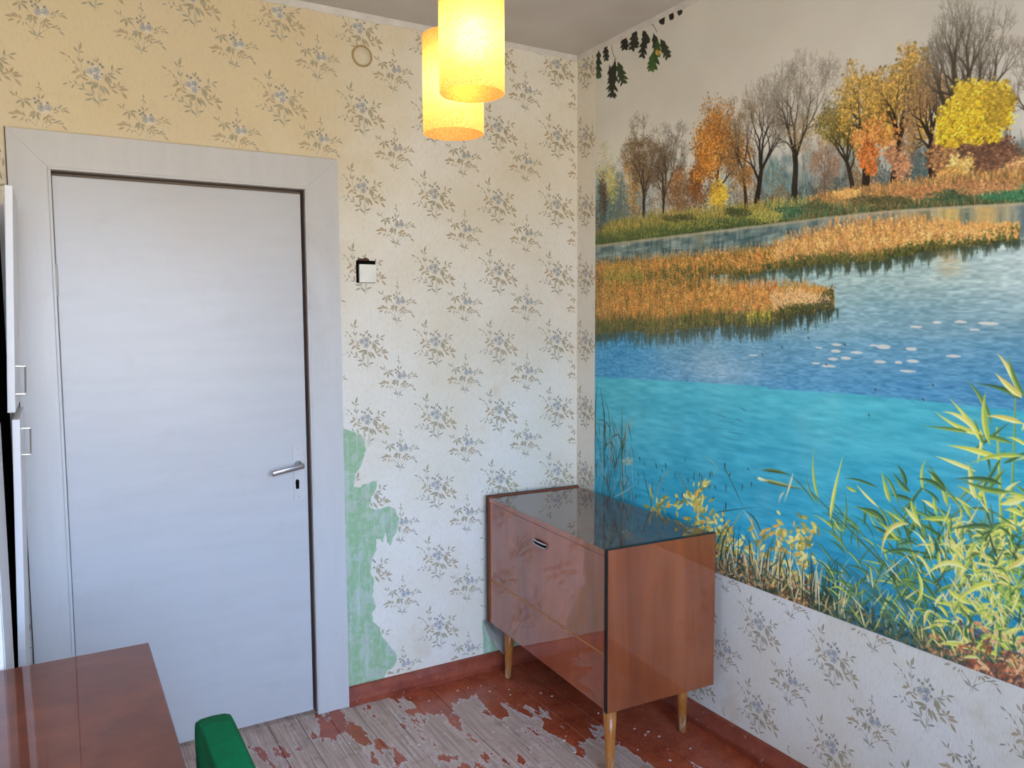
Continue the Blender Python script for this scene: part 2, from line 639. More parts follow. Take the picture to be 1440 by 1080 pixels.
# window behind the camera, and the added one in the left wall
def make_window(name, loc, rz, w, h, mull, label):
    win = tag(empty(name, loc, rz), label, 'window', kind='structure')
    ww = w / 2
    bm = bmesh.new()
    add_box(bm, (-ww, -0.04, 0), (-ww + 0.06, 0.04, h)); add_box(bm, (ww - 0.06, -0.04, 0), (ww, 0.04, h))
    add_box(bm, (-ww + 0.06, -0.04, 0), (ww - 0.06, 0.04, 0.06)); add_box(bm, (-ww + 0.06, -0.04, h - 0.06), (ww - 0.06, 0.04, h))
    bm_obj('window_frame', bm, M['pvc'], win)
    ed = [-ww + 0.06]
    for xm in mull:
        box('mullion', (xm - 0.035, -0.035, 0.06), (xm + 0.035, 0.035, h - 0.06), M['pvc'], win)
        ed += [xm - 0.035, xm + 0.035]
    ed.append(ww - 0.06)
    for a, b in zip(ed[::2], ed[1::2]):
        box('pane', (a, -0.004, 0.06), (b, 0.004, h - 0.06), M['glass'], win)
    box('window_sill', (-ww + 0.004, 0.045, 0.001), (ww - 0.004, 0.23, 0.035), M['pvc'], win, 0.004)
make_window('window_1', ((WIN[0] + WIN[1]) / 2, YF - 0.15, WIN[2]), 0.0, WIN[1] - WIN[0], WIN[3] - WIN[2], (-0.33, 0.33), 'wide white window behind the camera letting in daylight')
make_window('added_window', (XL - 0.15, (ADDED_WIN[0] + ADDED_WIN[1]) / 2, ADDED_WIN[2]), math.radians(-90), ADDED_WIN[1] - ADDED_WIN[0], ADDED_WIN[3] - ADDED_WIN[2], (0.0,), 'added unseen window in the left wall, brightening the mural wall')

# skirting boards with a chamfered top
def skirt(name, kind_axis, a, b, off, sgn, label):
    prof = [(0, 0), (0.030 * sgn, 0), (0.030 * sgn, 0.022), (0.022 * sgn, 0.050), (0.012 * sgn, 0.068), (0, 0.072)]
    prof = [(off + p[0], p[1]) for p in prof]
    return tag(prism(name, prof, kind_axis, a, b, M['skirt']), label, 'baseboard', kind='structure')
skirt('baseboard_back', 0, -1.112, -0.001, -0.0015, -1, 'red-brown painted baseboard along the back wall')
skirt('baseboard_right', 1, YF, -0.033, -0.0015, -1, 'scuffed red-brown baseboard under the mural wall')
skirt('baseboard_left', 1, YF, -0.001, XL + 0.0015, 1, 'red-brown baseboard along the left wall')
skirt('baseboard_back', 0, XL + 0.034, -2.168, -0.0015, -1, 'short red-brown baseboard behind the wardrobe')

# bare plaster strip where the paper stops short of the ceiling
def wobble_strip(name, horiz_axis, a, b, n, label):
    bm = bmesh.new()
    pts = []
    for k in range(n + 1):
        pts.append((a + (b - a) * k / n, H - 0.020 - 0.010 * rng.random()))
    outline = pts + [(b, H - 0.0005), (a, H - 0.0005)]
    add_prism(bm, outline, 1 if horiz_axis == 0 else 0, -0.0045, 0.0)
    return tag(bm_obj(name, bm, M['white']), label, 'trim', kind='structure')
wobble_strip('trim_1', 0, XL, -0.005, 60, 'ragged white plaster strip between back wall and ceiling')
wobble_strip('trim_2', 1, YF, -0.005, 60, 'ragged white plaster strip between mural and ceiling')

# ------------------------------------------------------------------ wallpaper sheets with torn edges
tear_px = [(489, 601), (500, 609), (508, 611), (513, 622), (514, 634), (510, 646), (506, 658), (499, 668), (498, 684), (503, 686),
           (512, 681), (524, 677), (531, 676), (529, 686), (523, 699), (518, 712), (528, 716), (546, 712), (556, 716), (561, 728), (559, 744), (553, 756),
           (549, 768), (544, 762), (541, 748), (539, 762), (532, 757), (528, 760), (529, 772), (523, 788), (521, 803), (525, 818), (524, 838),
           (528, 853), (523, 864), (524, 874), (534, 882), (538, 894), (546, 905), (556, 916), (559, 928), (553, 938), (543, 944), (540, 956), (546, 968), (544, 984)]
def jag(pts, amp, n=3):
    out = []
    for p, q in zip(pts[:-1], pts[1:]):
        for k in range(n):
            f = k / n
            out.append((p[0] + (q[0] - p[0]) * f + (rng.random() - 0.5) * amp, p[1] + (q[1] - p[1]) * f + (rng.random() - 0.5) * amp))
    out.append(pts[-1])
    return out
tear = [at_back(*p) for p in tear_px]
tear = [(max(x, -1.110), z) for x, z in tear]
tear = [tear[0]] + jag(tear[1:], 0.006)
tear2 = [at_back(*p) for p in [(681, 952), (680, 928), (679, 900), (678, 872), (690, 876), (712, 882), (742, 880), (800, 880)]]
tear2 = jag(tear2, 0.004)
PX = -1.108        # paper starts at the casing edge
outline = [(PX, H - 0.02), (PX, tear[0][1])] + tear[1:-1] + [(tear[-1][0], 0.06)] + [(tear2[0][0], 0.06)] + tear2[1:] + [(-0.10, tear2[-1][1]), (-0.09, 0.06), (-0.001, 0.06), (-0.001, H - 0.02)]
sheet = prism('wallpaper', outline, 1, -0.0014, -0.0002, M['paper'], wall_back)
sheet2 = prism('wallpaper', [(XL + 0.001, 0.06), (-2.168, 0.06), (-2.168, 2.135), (PX - 0.0005, 2.135), (PX - 0.0005, H - 0.02), (XL + 0.001, H - 0.02)], 1, -0.0014, -0.0002, M['paper'], wall_back)
sheet_r = prism('wallpaper', [(YF + 0.001, 0.06), (-0.0015, 0.06), (-0.0015, H - 0.02), (YF + 0.001, H - 0.02)], 0, -0.0014, -0.0002, M['paper'], wall_right)
y0_, y1_, z0_, z1_ = ADDED_WIN
prism('wallpaper', [(YF + 0.001, 0.06), (-0.0015, 0.06), (-0.0015, H - 0.02), (y1_, H - 0.02), (y1_, z0_), (y0_, z0_), (y0_, H - 0.02), (YF + 0.001, H - 0.02)], 0, XL + 0.0002, XL + 0.0014, M['paper'], wall_left)
prism('wallpaper', [(y0_ + 0.0005, z1_), (y1_ - 0.0005, z1_), (y1_ - 0.0005, H - 0.02), (y0_ + 0.0005, H - 0.02)], 0, XL + 0.0002, XL + 0.0014, M['paper'], wall_left)
# a paper flap that has come loose by the far cabinet leg
bm = bmesh.new()
fl = [at_back(*p) for p in [(678, 870), (690, 873), (703, 880), (713, 896), (714, 915), (706, 920), (694, 906), (684, 888)]]
cx, cz = sum(p[0] for p in fl) / len(fl), sum(p[1] for p in fl) / len(fl)
vs = [bm.verts.new((p[0], -0.003 - 0.012 * max(0, (fl[0][1] - p[1]) / 0.12), p[1])) for p in fl]
vc = bm.verts.new((cx, -0.010, cz))
for i in range(len(vs)):
    bm.faces.new((vs[i], vs[(i + 1) % len(vs)], vc))
r = bmesh.ops.solidify(bm, geom=list(bm.faces), thickness=0.001)
tag(bm_obj('wallpaper_flap', bm, M['tornback'], wall_back), 'curled torn wallpaper flap near the floor')


def inside(pt, poly):
    x, y = pt
    c = False
    j = len(poly) - 1
    for i in range(len(poly)):
        xi, yi = poly[i]
        xj, yj = poly[j]
        if (yi > y) != (yj > y) and x < (xj - xi) * (y - yi) / (yj - yi) + xi:
            c = not c
        j = i
    return c


# --- printed bouquets: each is a list of (polygon, colour), metres, origin at the flower heads
BRN, OLV, GRY, VEI = lin((168, 140, 98)), lin((146, 134, 100)), lin((132, 126, 108)), lin((110, 98, 78))
BLU, BLD, BLL, HAL = lin((128, 138, 158)), lin((88, 94, 108)), lin((158, 166, 180)), lin((222, 213, 192))

def leaf(x, y, ang, L, W, c):
    a = math.radians(ang)
    ca, sa = math.cos(a), math.sin(a)
    prof = [(0, 0), (0.3, 0.42), (0.55, 0.5), (0.8, 0.26), (1, 0), (0.8, -0.26), (0.55, -0.5), (0.3, -0.42)]
    return ([(x + L * t * ca - W * w * sa, y + L * t * sa + W * w * ca) for t, w in prof], c)

def stem(pts, w, c):
    out = []
    for (x0, y0), (x1, y1) in zip(pts[:-1], pts[1:]):
        d = math.hypot(x1 - x0, y1 - y0) or 1
        nx, ny = -(y1 - y0) / d * w / 2, (x1 - x0) / d * w / 2
        out.append(([(x0 + nx, y0 + ny), (x1 + nx, y1 + ny), (x1 - nx, y1 - ny), (x0 - nx, y0 - ny)], c))
    return out

def disc(x, y, r, c, n=10, lob=0.0, k=5):
    return ([(x + r * (1 + lob * math.cos(k * a)) * math.cos(a), y + r * (1 + lob * math.cos(k * a)) * math.sin(a)) for a in (2 * math.pi * i / n for i in range(n))], c)

def flower(x, y, r):
    return [disc(x, y, r, BLU, 20, 0.18), disc(x, y, r * 0.72, BLL, 20, 0.15), disc(x, y, r * 0.42, BLU, 10), disc(x, y, r * 0.24, BLD, 8)]

def sprig(x0, y0, x1, y1, n, L, c, side=1, w=0.0013):
    out = stem([(x0, y0), (x1, y1)], w, c)
    a = math.degrees(math.atan2(y1 - y0, x1 - x0))
    for k in range(n):
        t = (k + 0.6) / n
        s = 1 if k % 2 else -1
        out.append(leaf(x0 + (x1 - x0) * t, y0 + (y1 - y0) * t, a + s * 42, L, L * 0.34, c))
    out.append(leaf(x1, y1, a, L * 1.05, L * 0.34, c))
    return out

def palm(x, y, ang, L, n, spread, c, w=0.30):
    out = []
    for k in range(n):
        f = (k / (n - 1) - 0.5) * 2
        out.append(leaf(x, y, ang + f * spread, L * (1 - 0.25 * abs(f)), L * w, c))
    return out

def leaves_at(rows, c, w=0.30):
    """rows of (tip x, tip y, base x, base y)"""
    out = []
    for x1, y1, x0, y0 in rows:
        L = math.hypot(x1 - x0, y1 - y0)
        out.append(leaf(x0, y0, math.degrees(math.atan2(y1 - y0, x1 - x0)), L, L * w, c))
        out += stem([(x0, y0), (x0 + (x1 - x0) * 0.8, y0 + (y1 - y0) * 0.8)], 0.0009, VEI)
    return out

def scaled(rows, ox, oy, k=0.000306):
    return [tuple(((v - ox) if i % 2 == 0 else (oy - v)) * k for i, v in enumerate(r)) for r in rows]

def line(pts, ox, oy, c, w=0.0013, k=0.000306):
    return stem([((x - ox) * k, (oy - y) * k) for x, y in pts], w, c)

def bouquet_a():
    X, Y = 415, 395
    o = line([(440, 520), (440, 640), (452, 745)], X, Y, GRY) + line([(470, 530), (445, 650), (430, 745)], X, Y, GRY) + line([(470, 600), (452, 660), (478, 722)], X, Y, GRY)
    o += line([(440, 710), (370, 610), (300, 565), (220, 520)], X, Y, GRY) + line([(290, 400), (288, 300), (270, 195)], X, Y, GRY) + line([(270, 380), (230, 315), (150, 242)], X, Y, GRY)
    o += line([(480, 430), (520, 390), (610, 335)], X, Y, GRY) + line([(540, 420), (610, 515), (660, 560)], X, Y, BRN) + line([(330, 440), (270, 415)], X, Y, BRN)
    o += leaves_at(scaled([(300, 88, 275, 190), (222, 145, 265, 200), (325, 190, 265, 198), (253, 245, 282, 305), (312, 250, 288, 305), (300, 130, 285, 170)], X, Y), OLV)
    o += leaves_at(scaled([(92, 220, 150, 244), (172, 245, 190, 280), (140, 312, 165, 300), (212, 285, 222, 322), (205, 318, 232, 318)], X, Y), OLV, 0.34)
    o += leaves_at(scaled([(190, 425, 262, 392), (225, 348, 272, 400), (232, 485, 275, 428), (262, 455, 300, 430), (352, 480, 282, 452), (325, 365, 308, 430), (352, 440, 300, 425), (205, 395, 250, 405)], X, Y), BRN, 0.38)
    o += leaves_at(scaled([(102, 555, 158, 530), (165, 502, 192, 532), (185, 585, 218, 535), (218, 488, 242, 540), (245, 575, 312, 578), (288, 505, 308, 572), (302, 618, 385, 632), (305, 692, 380, 662), (372, 650, 442, 712), (530, 648, 450, 676), (392, 640, 370, 600)], X, Y), GRY, 0.27)
    o += leaves_at(scaled([(308, 515, 445, 492), (362, 560, 440, 500), (400, 622, 375, 540), (500, 612, 462, 505), (552, 612, 485, 510), (470, 580, 455, 510), (400, 560, 445, 505)], X, Y), OLV, 0.27)
    o += leaves_at(scaled([(612, 372, 530, 385), (628, 432, 540, 390), (562, 532, 515, 395), (512, 480, 520, 395), (575, 480, 530, 395)], X, Y), OLV, 0.26)
    o += leaves_at(scaled([(585, 275, 578, 348), (692, 303, 620, 328), (672, 375, 612, 335)], X, Y), OLV)
    o += leaves_at(scaled([(590, 462, 612, 515), (655, 445, 620, 512), (705, 488, 632, 515), (738, 528, 650, 520), (540, 530, 610, 510), (560, 540, 632, 580), (720, 628, 662, 556), (625, 585, 580, 545), (690, 540, 640, 530)], X, Y), BRN, 0.36)
    o += leaves_at(scaled([(455, 225, 432, 290), (410, 240, 428, 285)], X, Y), OLV)
    o += [disc(0.0, 0.002, 0.0235, HAL, 14, 0.08, 7)]
    o += flower(-0.0138, 0.005, 0.0098) + flower(0.006, 0.0107, 0.0098) + flower(0.0046, -0.0107, 0.0102)
    for bx, by in ((358, 290), (395, 303), (468, 295), (490, 320), (480, 395)):
        o += line([(bx, by), (415, 370)], X, Y, GRY, 0.0008) + [disc((bx - X) * 0.000306, (Y - by) * 0.000306, 0.0048, BLD, 8)]
    return o

def bouquet_b():
    X, Y = 935, 878
    o = line([(900, 900), (850, 1060), (885, 1130), (870, 1165)], X, Y, GRY) + line([(930, 990), (905, 1080), (890, 1170)], X, Y, GRY) + line([(790, 1000), (850, 1070), (885, 1120)], X, Y, GRY)
    o += line([(895, 830), (895, 660)], X, Y, GRY) + line([(860, 930), (760, 820), (690, 780)], X, Y, GRY) + line([(970, 900), (1060, 860), (1150, 880)], X, Y, GRY) + line([(930, 1080), (1020, 1010), (1110, 1030)], X, Y, GRY)
    o += leaves_at(scaled([(895, 605, 898, 660), (862, 678, 905, 668), (922, 712, 898, 668), (868, 738, 902, 788), (942, 738, 908, 792)], X, Y), OLV)
    o += leaves_at(scaled([(678, 862, 742, 812), (745, 905, 745, 818), (820, 880, 765, 815), (828, 805, 750, 805), (790, 860, 755, 815)], X, Y), OLV, 0.32)
    o += leaves_at(scaled([(628, 742, 675, 775), (695, 732, 692, 785), (650, 775, 690, 780)], X, Y), OLV)
    o += leaves_at(scaled([(608, 965, 690, 962), (672, 918, 742, 972), (735, 930, 760, 985), (632, 1015, 698, 985), (712, 1035, 745, 990), (762, 1042, 775, 1000), (650, 940, 720, 965), (800, 1030, 790, 1000)], X, Y), BRN, 0.34)
    o += leaves_at(scaled([(790, 985, 850, 925), (825, 1005, 850, 928), (885, 1010, 862, 930), (905, 960, 862, 925), (800, 940, 850, 922)], X, Y), OLV, 0.34)
    o += leaves_at(scaled([(915, 1005, 950, 960), (962, 1000, 955, 950), (1015, 948, 950, 965), (1000, 1035, 960, 990), (940, 1040, 955, 990), (985, 930, 955, 960), (1040, 985, 975, 985)], X, Y), BRN, 0.40)
    o += leaves_at(scaled([(1045, 845, 1020, 900), (1010, 920, 1060, 905), (1100, 820, 1055, 870), (1075, 900, 1030, 880), (1150, 850, 1100, 862), (1175, 905, 1105, 875), (1120, 900, 1080, 880)], X, Y), OLV, 0.26)
    o += leaves_at(scaled([(1090, 985, 1030, 1010), (1060, 1000, 1010, 1020), (1140, 1085, 1085, 1035), (1110, 1010, 1060, 1020)], X, Y), GRY, 0.27)
    o += leaves_at(scaled([(810, 1080, 880, 1125), (930, 1075, 888, 1125), (955, 1130, 895, 1120), (845, 1060, 880, 1110)], X, Y), GRY, 0.26)
    o += [disc(0.003, 0.0, 0.017, HAL, 12, 0.06, 6)]
    o += flower(-0.0092, 0.0, 0.0100) + flower(0.0112, 0.003, 0.0098)
    for bx, by in ((850, 790), (885, 810), (858, 830), (965, 822), (905, 835)):
        o += line([(bx, by), (920, 870)], X, Y, GRY, 0.0008) + [disc((bx - X) * 0.000306, (Y - by) * 0.000306, 0.0044, BLD, 8)]
    return o

BQA, BQB = bouquet_a(), bouquet_b()

def print_mesh(name, spots, to3d, ok, parent, flip=1):
    """spots: (a, z, kind); to3d maps wall coordinates and a layer height to a point; ok says where paper is"""
    V, F, C = [], [], []
    for a, z, kind in spots:
        for li, (poly, c) in enumerate(BQA if kind == 'a' else BQB):
            poly = [(p[0] * flip, p[1]) for p in poly]
            if not all(ok(a + p[0], z + p[1]) for p in poly):
                continue
            h = 0.0002 + li * 0.000004
            i0 = len(V)
            V.extend(to3d(a + p[0], z + p[1], h) for p in poly)
            F.append(list(range(i0, i0 + len(poly))))
            C.append(c)
    me = bpy.data.meshes.new(name)
    me.from_pydata(V, [], F)
    col = me.color_attributes.new('ink', 'FLOAT_COLOR', 'CORNER')
    buf = []
    for f, c in zip(F, C):
        buf.extend((*c, 1.0) * len(f))
    col.data.foreach_set('color', buf)
    me.update()
    return tag(link(name, me, M['print'], parent), kind='stuff')

def jit(v, s=0.003):
    return v + (rng.random() - 0.5) * 2 * s

spots, spots2 = [], []
for i in range(-1, 11):
    for k in range(-1, 9):
        spots.append((jit(-0.11 - 0.2995 * i), jit(0.243 + 0.2995 * k), 'a'))
        spots.append((jit(-0.258 - 0.2995 * i), jit(0.108 + 0.2995 * k), 'b'))
def ok_back(x, z):
    if z < 0.075 or z > H - 0.024 or x > -0.003 or x < XL + 0.004:
        return False
    if x < PX + 0.004 and x > -2.166 and z < 2.137:
        return False
    if x > PX and z < 1.16:
        return inside((x, z), outline)
    return True
print_mesh('wallpaper_print', spots, lambda a, z, h: (a, -0.0014 - h, z), ok_back, wall_back)
MUR = (-2.36, -0.143, 0.602, H - 0.012)         # mural: y0, y1, z0, z1
spots = []
for k in range(0, 9):
    spots.append((-0.066, 0.245 + 0.2985 * k, 'a'))
for i in range(-2, 10):
    for k in range(-1, 3):
        spots.append((jit(-1.105 + 0.2985 * (1 - i) + 0.2985), jit(0.478 + 0.2985 * (k - 1)), 'a'))
        spots.append((jit(-1.253 + 0.2985 * (1 - i) + 0.2985), jit(0.328 + 0.2985 * (k - 1)), 'b'))
for i in range(4):
    for k in range(3, 8):
        spots.append((-2.60 - 0.2985 * i, 0.478 + 0.2985 * (k - 1), 'a'))
        spots.append((-2.75 - 0.2985 * i, 0.328 + 0.2985 * (k - 1), 'b'))
def ok_right(y, z):
    if z < 0.075 or z > H - 0.024 or y > -0.003 or y < YF + 0.003:
        return False
    if MUR[0] - 0.002 < y < MUR[1] + 0.002 and z > MUR[2] - 0.002:
        return False
    return True
print_mesh('wallpaper_print', spots, lambda a, z, h: (-0.0014 - h, a, z), ok_right, wall_right, -1)
spots = [(-0.2 - 0.2995 * i, 0.243 + 0.2995 * k, 'a') for i in range(12) for k in range(8)] + [(-0.35 - 0.2995 * i, 0.093 + 0.2995 * k, 'b') for i in range(11) for k in range(9)]
print_mesh('wallpaper_print', spots, lambda a, z, h: (XL + 0.0014 + h, a, z), lambda y, z: 0.075 < z < H - 0.024 and YF + 0.003 < y < -0.003 and not (ADDED_WIN[0] - 0.004 < y < ADDED_WIN[1] + 0.004 and z > ADDED_WIN[2] - 0.004), wall_left)

MURAL_INK = np.array((1.36, 1.28, 1.14))

# ------------------------------------------------------------------ the photo mural: a flat print, its colours laid down on a fine grid
RES = 0.0022
MW, MH = int((MUR[1] - MUR[0]) / RES), int((MUR[3] - MUR[2]) / RES)
canvas = np.zeros((MH, MW, 3), np.float32)          # row 0 = top, column 0 = end by the corner

def to_canvas(u, v):
    """measured photograph points -> position on the right wall -> cell of the print"""
    u = np.asarray(u, float)
    v = np.asarray(v, float)
    a, b = (u - 720) / CAM_F, (v - 540) / CAM_F
    dx = _f.x + _r.x * a - _u.x * b
    dy = _f.y + _r.y * a - _u.y * b
    dz = _f.z + _r.z * a - _u.z * b
    t = -CAM.x / dx
    return (MUR[1] - (CAM.y + t * dy)) / RES, (MUR[3] - (CAM.z + t * dz)) / RES

def to_photo(cx, cy):
    y = MUR[1] - cx * RES
    z = MUR[3] - cy * RES
    d = np.stack([np.zeros_like(y) - CAM.x, y - CAM.y, z - CAM.z], -1)
    w = d @ np.array(_f)
    return 720 + CAM_F * (d @ np.array(_r)) / w, 540 - CAM_F * (d @ np.array(_u)) / w

def vnoise(w, h, cell, seed, octaves=3):
    g = np.random.default_rng(seed)
    out = np.zeros((h, w), np.float32)
    amp, tot = 1.0, 0.0
    cxs, cys = (cell if isinstance(cell, tuple) else (cell, cell))
    for o in range(octaves):
        gw, gh = int(w / cxs) + 3, int(h / cys) + 3
        t = g.random((gh, gw)).astype(np.float32)
        xs, ys = np.arange(w) / cxs, np.arange(h) / cys
        xi, yi = xs.astype(int), ys.astype(int)
        fx, fy = xs - xi, ys - yi
        fx, fy = fx * fx * (3 - 2 * fx), fy * fy * (3 - 2 * fy)
        a = t[yi][:, xi] * (1 - fx) + t[yi][:, xi + 1] * fx
        b = t[yi + 1][:, xi] * (1 - fx) + t[yi + 1][:, xi + 1] * fx
        out += amp * (a * (1 - fy[:, None]) + b * fy[:, None])
        tot += amp
        amp *= 0.55
        cxs, cys = max(1.5, cxs / 2), max(1.5, cys / 2)
    return out / tot

CX, CY = np.meshgrid(np.arange(MW) + 0.5, np.arange(MH) + 0.5)
PU, PV = to_photo(CX, CY)                                  # each cell's measured position
N1 = vnoise(MW, MH, 90, 1, 4)
N2 = vnoise(MW, MH, 14, 2, 3)
N3 = vnoise(MW, MH, (5, 24), 3, 3)
N4 = vnoise(MW, MH, (26, 5), 4, 3)
N5 = vnoise(MW, MH, (9, 3), 5, 2)

def A3(c):
    return np.array(c, np.float32)

def curve(pts):
    us, vs = zip(*pts)
    return np.interp(PU, us, vs)

def lay(mask, col):
    global canvas
    canvas += (col - canvas) * np.clip(mask, 0, 1)[..., None]

def soft(x, w):
    return np.clip(x / w + 0.5, 0, 1)

def dots(u, v, r, col, alpha=1.0, chunk=4000):
    """small round marks, measured coordinates, radius in cells"""
    cx, cy = to_canvas(u, v)
    n = len(cx)
    r = np.broadcast_to(np.asarray(r, float), (n,))
    col = np.broadcast_to(np.asarray(col, np.float32), (n, 3))
    alpha = np.broadcast_to(np.asarray(alpha, float), (n,))
    for s in range(0, n, chunk):
        e = slice(s, s + chunk)
        x, y, rr, cc, aa = cx[e], cy[e], r[e], col[e], alpha[e]
        K = int(math.ceil(rr.max() + 0.5))
        bx, by = np.floor(x).astype(int), np.floor(y).astype(int)
        for dy in range(-K, K + 1):
            for dx in range(-K, K + 1):
                ix, iy = bx + dx, by + dy
                w = np.clip(rr + 0.5 - np.hypot(ix + 0.5 - x, iy + 0.5 - y), 0, 1) * aa
                k = (w > 0.02) & (ix >= 0) & (ix < MW) & (iy >= 0) & (iy < MH)
                if not k.any():
                    continue
                ix, iy, w = ix[k], iy[k], w[k][:, None].astype(np.float32)
                canvas[iy, ix] += (cc[k] - canvas[iy, ix]) * w

def blade(pts, w, col, col2=None, prof='blade', alpha=1.0):
    """a curved stroke through measured points; width w in cells; col2 lights one side"""
    P = np.array([to_canvas(a, b) for a, b in pts], float)
    n = 9
    if len(P) == 2:
        Q = P[0] + (P[1] - P[0]) * np.linspace(0, 1, n)[:, None]
    else:
        t = np.linspace(0, 1, n)[:, None]
        c = 2 * P[1] - (P[0] + P[2]) / 2
        Q = (1 - t) ** 2 * P[0] + 2 * t * (1 - t) * c + t ** 2 * P[2]
    x0, y0 = np.floor(Q.min(0) - w - 2).astype(int)
    x1, y1 = np.ceil(Q.max(0) + w + 2).astype(int)
    x0, y0, x1, y1 = max(x0, 0), max(y0, 0), min(x1, MW), min(y1, MH)
    if x1 <= x0 or y1 <= y0:
        return
    X, Y = np.meshgrid(np.arange(x0, x1) + 0.5, np.arange(y0, y1) + 0.5)
    best = np.full(X.shape, 1e9)
    side = np.zeros(X.shape)
    for i in range(n - 1):
        a, b = Q[i], Q[i + 1]
        d = b - a
        L2 = max(d @ d, 1e-6)
        t = np.clip(((X - a[0]) * d[0] + (Y - a[1]) * d[1]) / L2, 0, 1)
        T_ = (i + t) / (n - 1)
        if prof == 'blade':
            wd = w * 0.5 * np.minimum(1, np.minimum(T_ * 4 + 0.15, (1 - T_) * 1.8 + 0.05))
        elif prof == 'lens':
            wd = w * 0.5 * np.sin(np.pi * np.clip(T_, 0.03, 0.97)) ** 0.8
        else:
            wd = w * 0.5 * (1 - 0.6 * T_)
        dd = np.hypot(X - a[0] - d[0] * t, Y - a[1] - d[1] * t) - wd
        k = dd < best
        best[k] = dd[k]
        cr = (X - a[0]) * d[1] - (Y - a[1]) * d[0]
        side[k] = cr[k] / math.sqrt(L2)
    m = (np.clip(0.5 - best, 0, 1) * alpha)[..., None]
    c = A3(col)[None, None]
    if col2 is not None:
        c = c + (A3(col2) - A3(col)) * np.clip(side / max(w * 0.3, 0.8) + 0.3, 0, 1)[..., None]
    canvas[y0:y1, x0:x1] += ((c - canvas[y0:y1, x0:x1]) * m).astype(np.float32)

def scatter_tree(u, v, spread_u, spread_v, n, cols, rmin, rmax, alpha=0.8, power=0.5, clump=0):
    """foliage: marks thrown into an ellipse, gathered into clumps"""
    if clump:
        ca = nrg.random(clump) * 2 * math.pi
        cr = nrg.random(clump) ** power
        cu, cv = u + spread_u * cr * np.cos(ca), v + spread_v * cr * np.sin(ca)
        k = nrg.integers(0, clump, n)
        s = 0.20
        uu = cu[k] + nrg.normal(0, spread_u * s, n)
        vv = cv[k] + nrg.normal(0, spread_v * s, n)
        ci = (k + nrg.integers(0, 2, n)) % len(cols)
    else:
        a = nrg.random(n) * 2 * math.pi
        r = nrg.random(n) ** power
        uu, vv = u + spread_u * r * np.cos(a), v + spread_v * r * np.sin(a)
        ci = nrg.integers(0, len(cols), n)
    c = A3(cols)[ci] * (0.80 + 0.40 * nrg.random((n, 1)))
    dots(uu, vv, rmin + (rmax - rmin) * nrg.random(n), c, alpha)

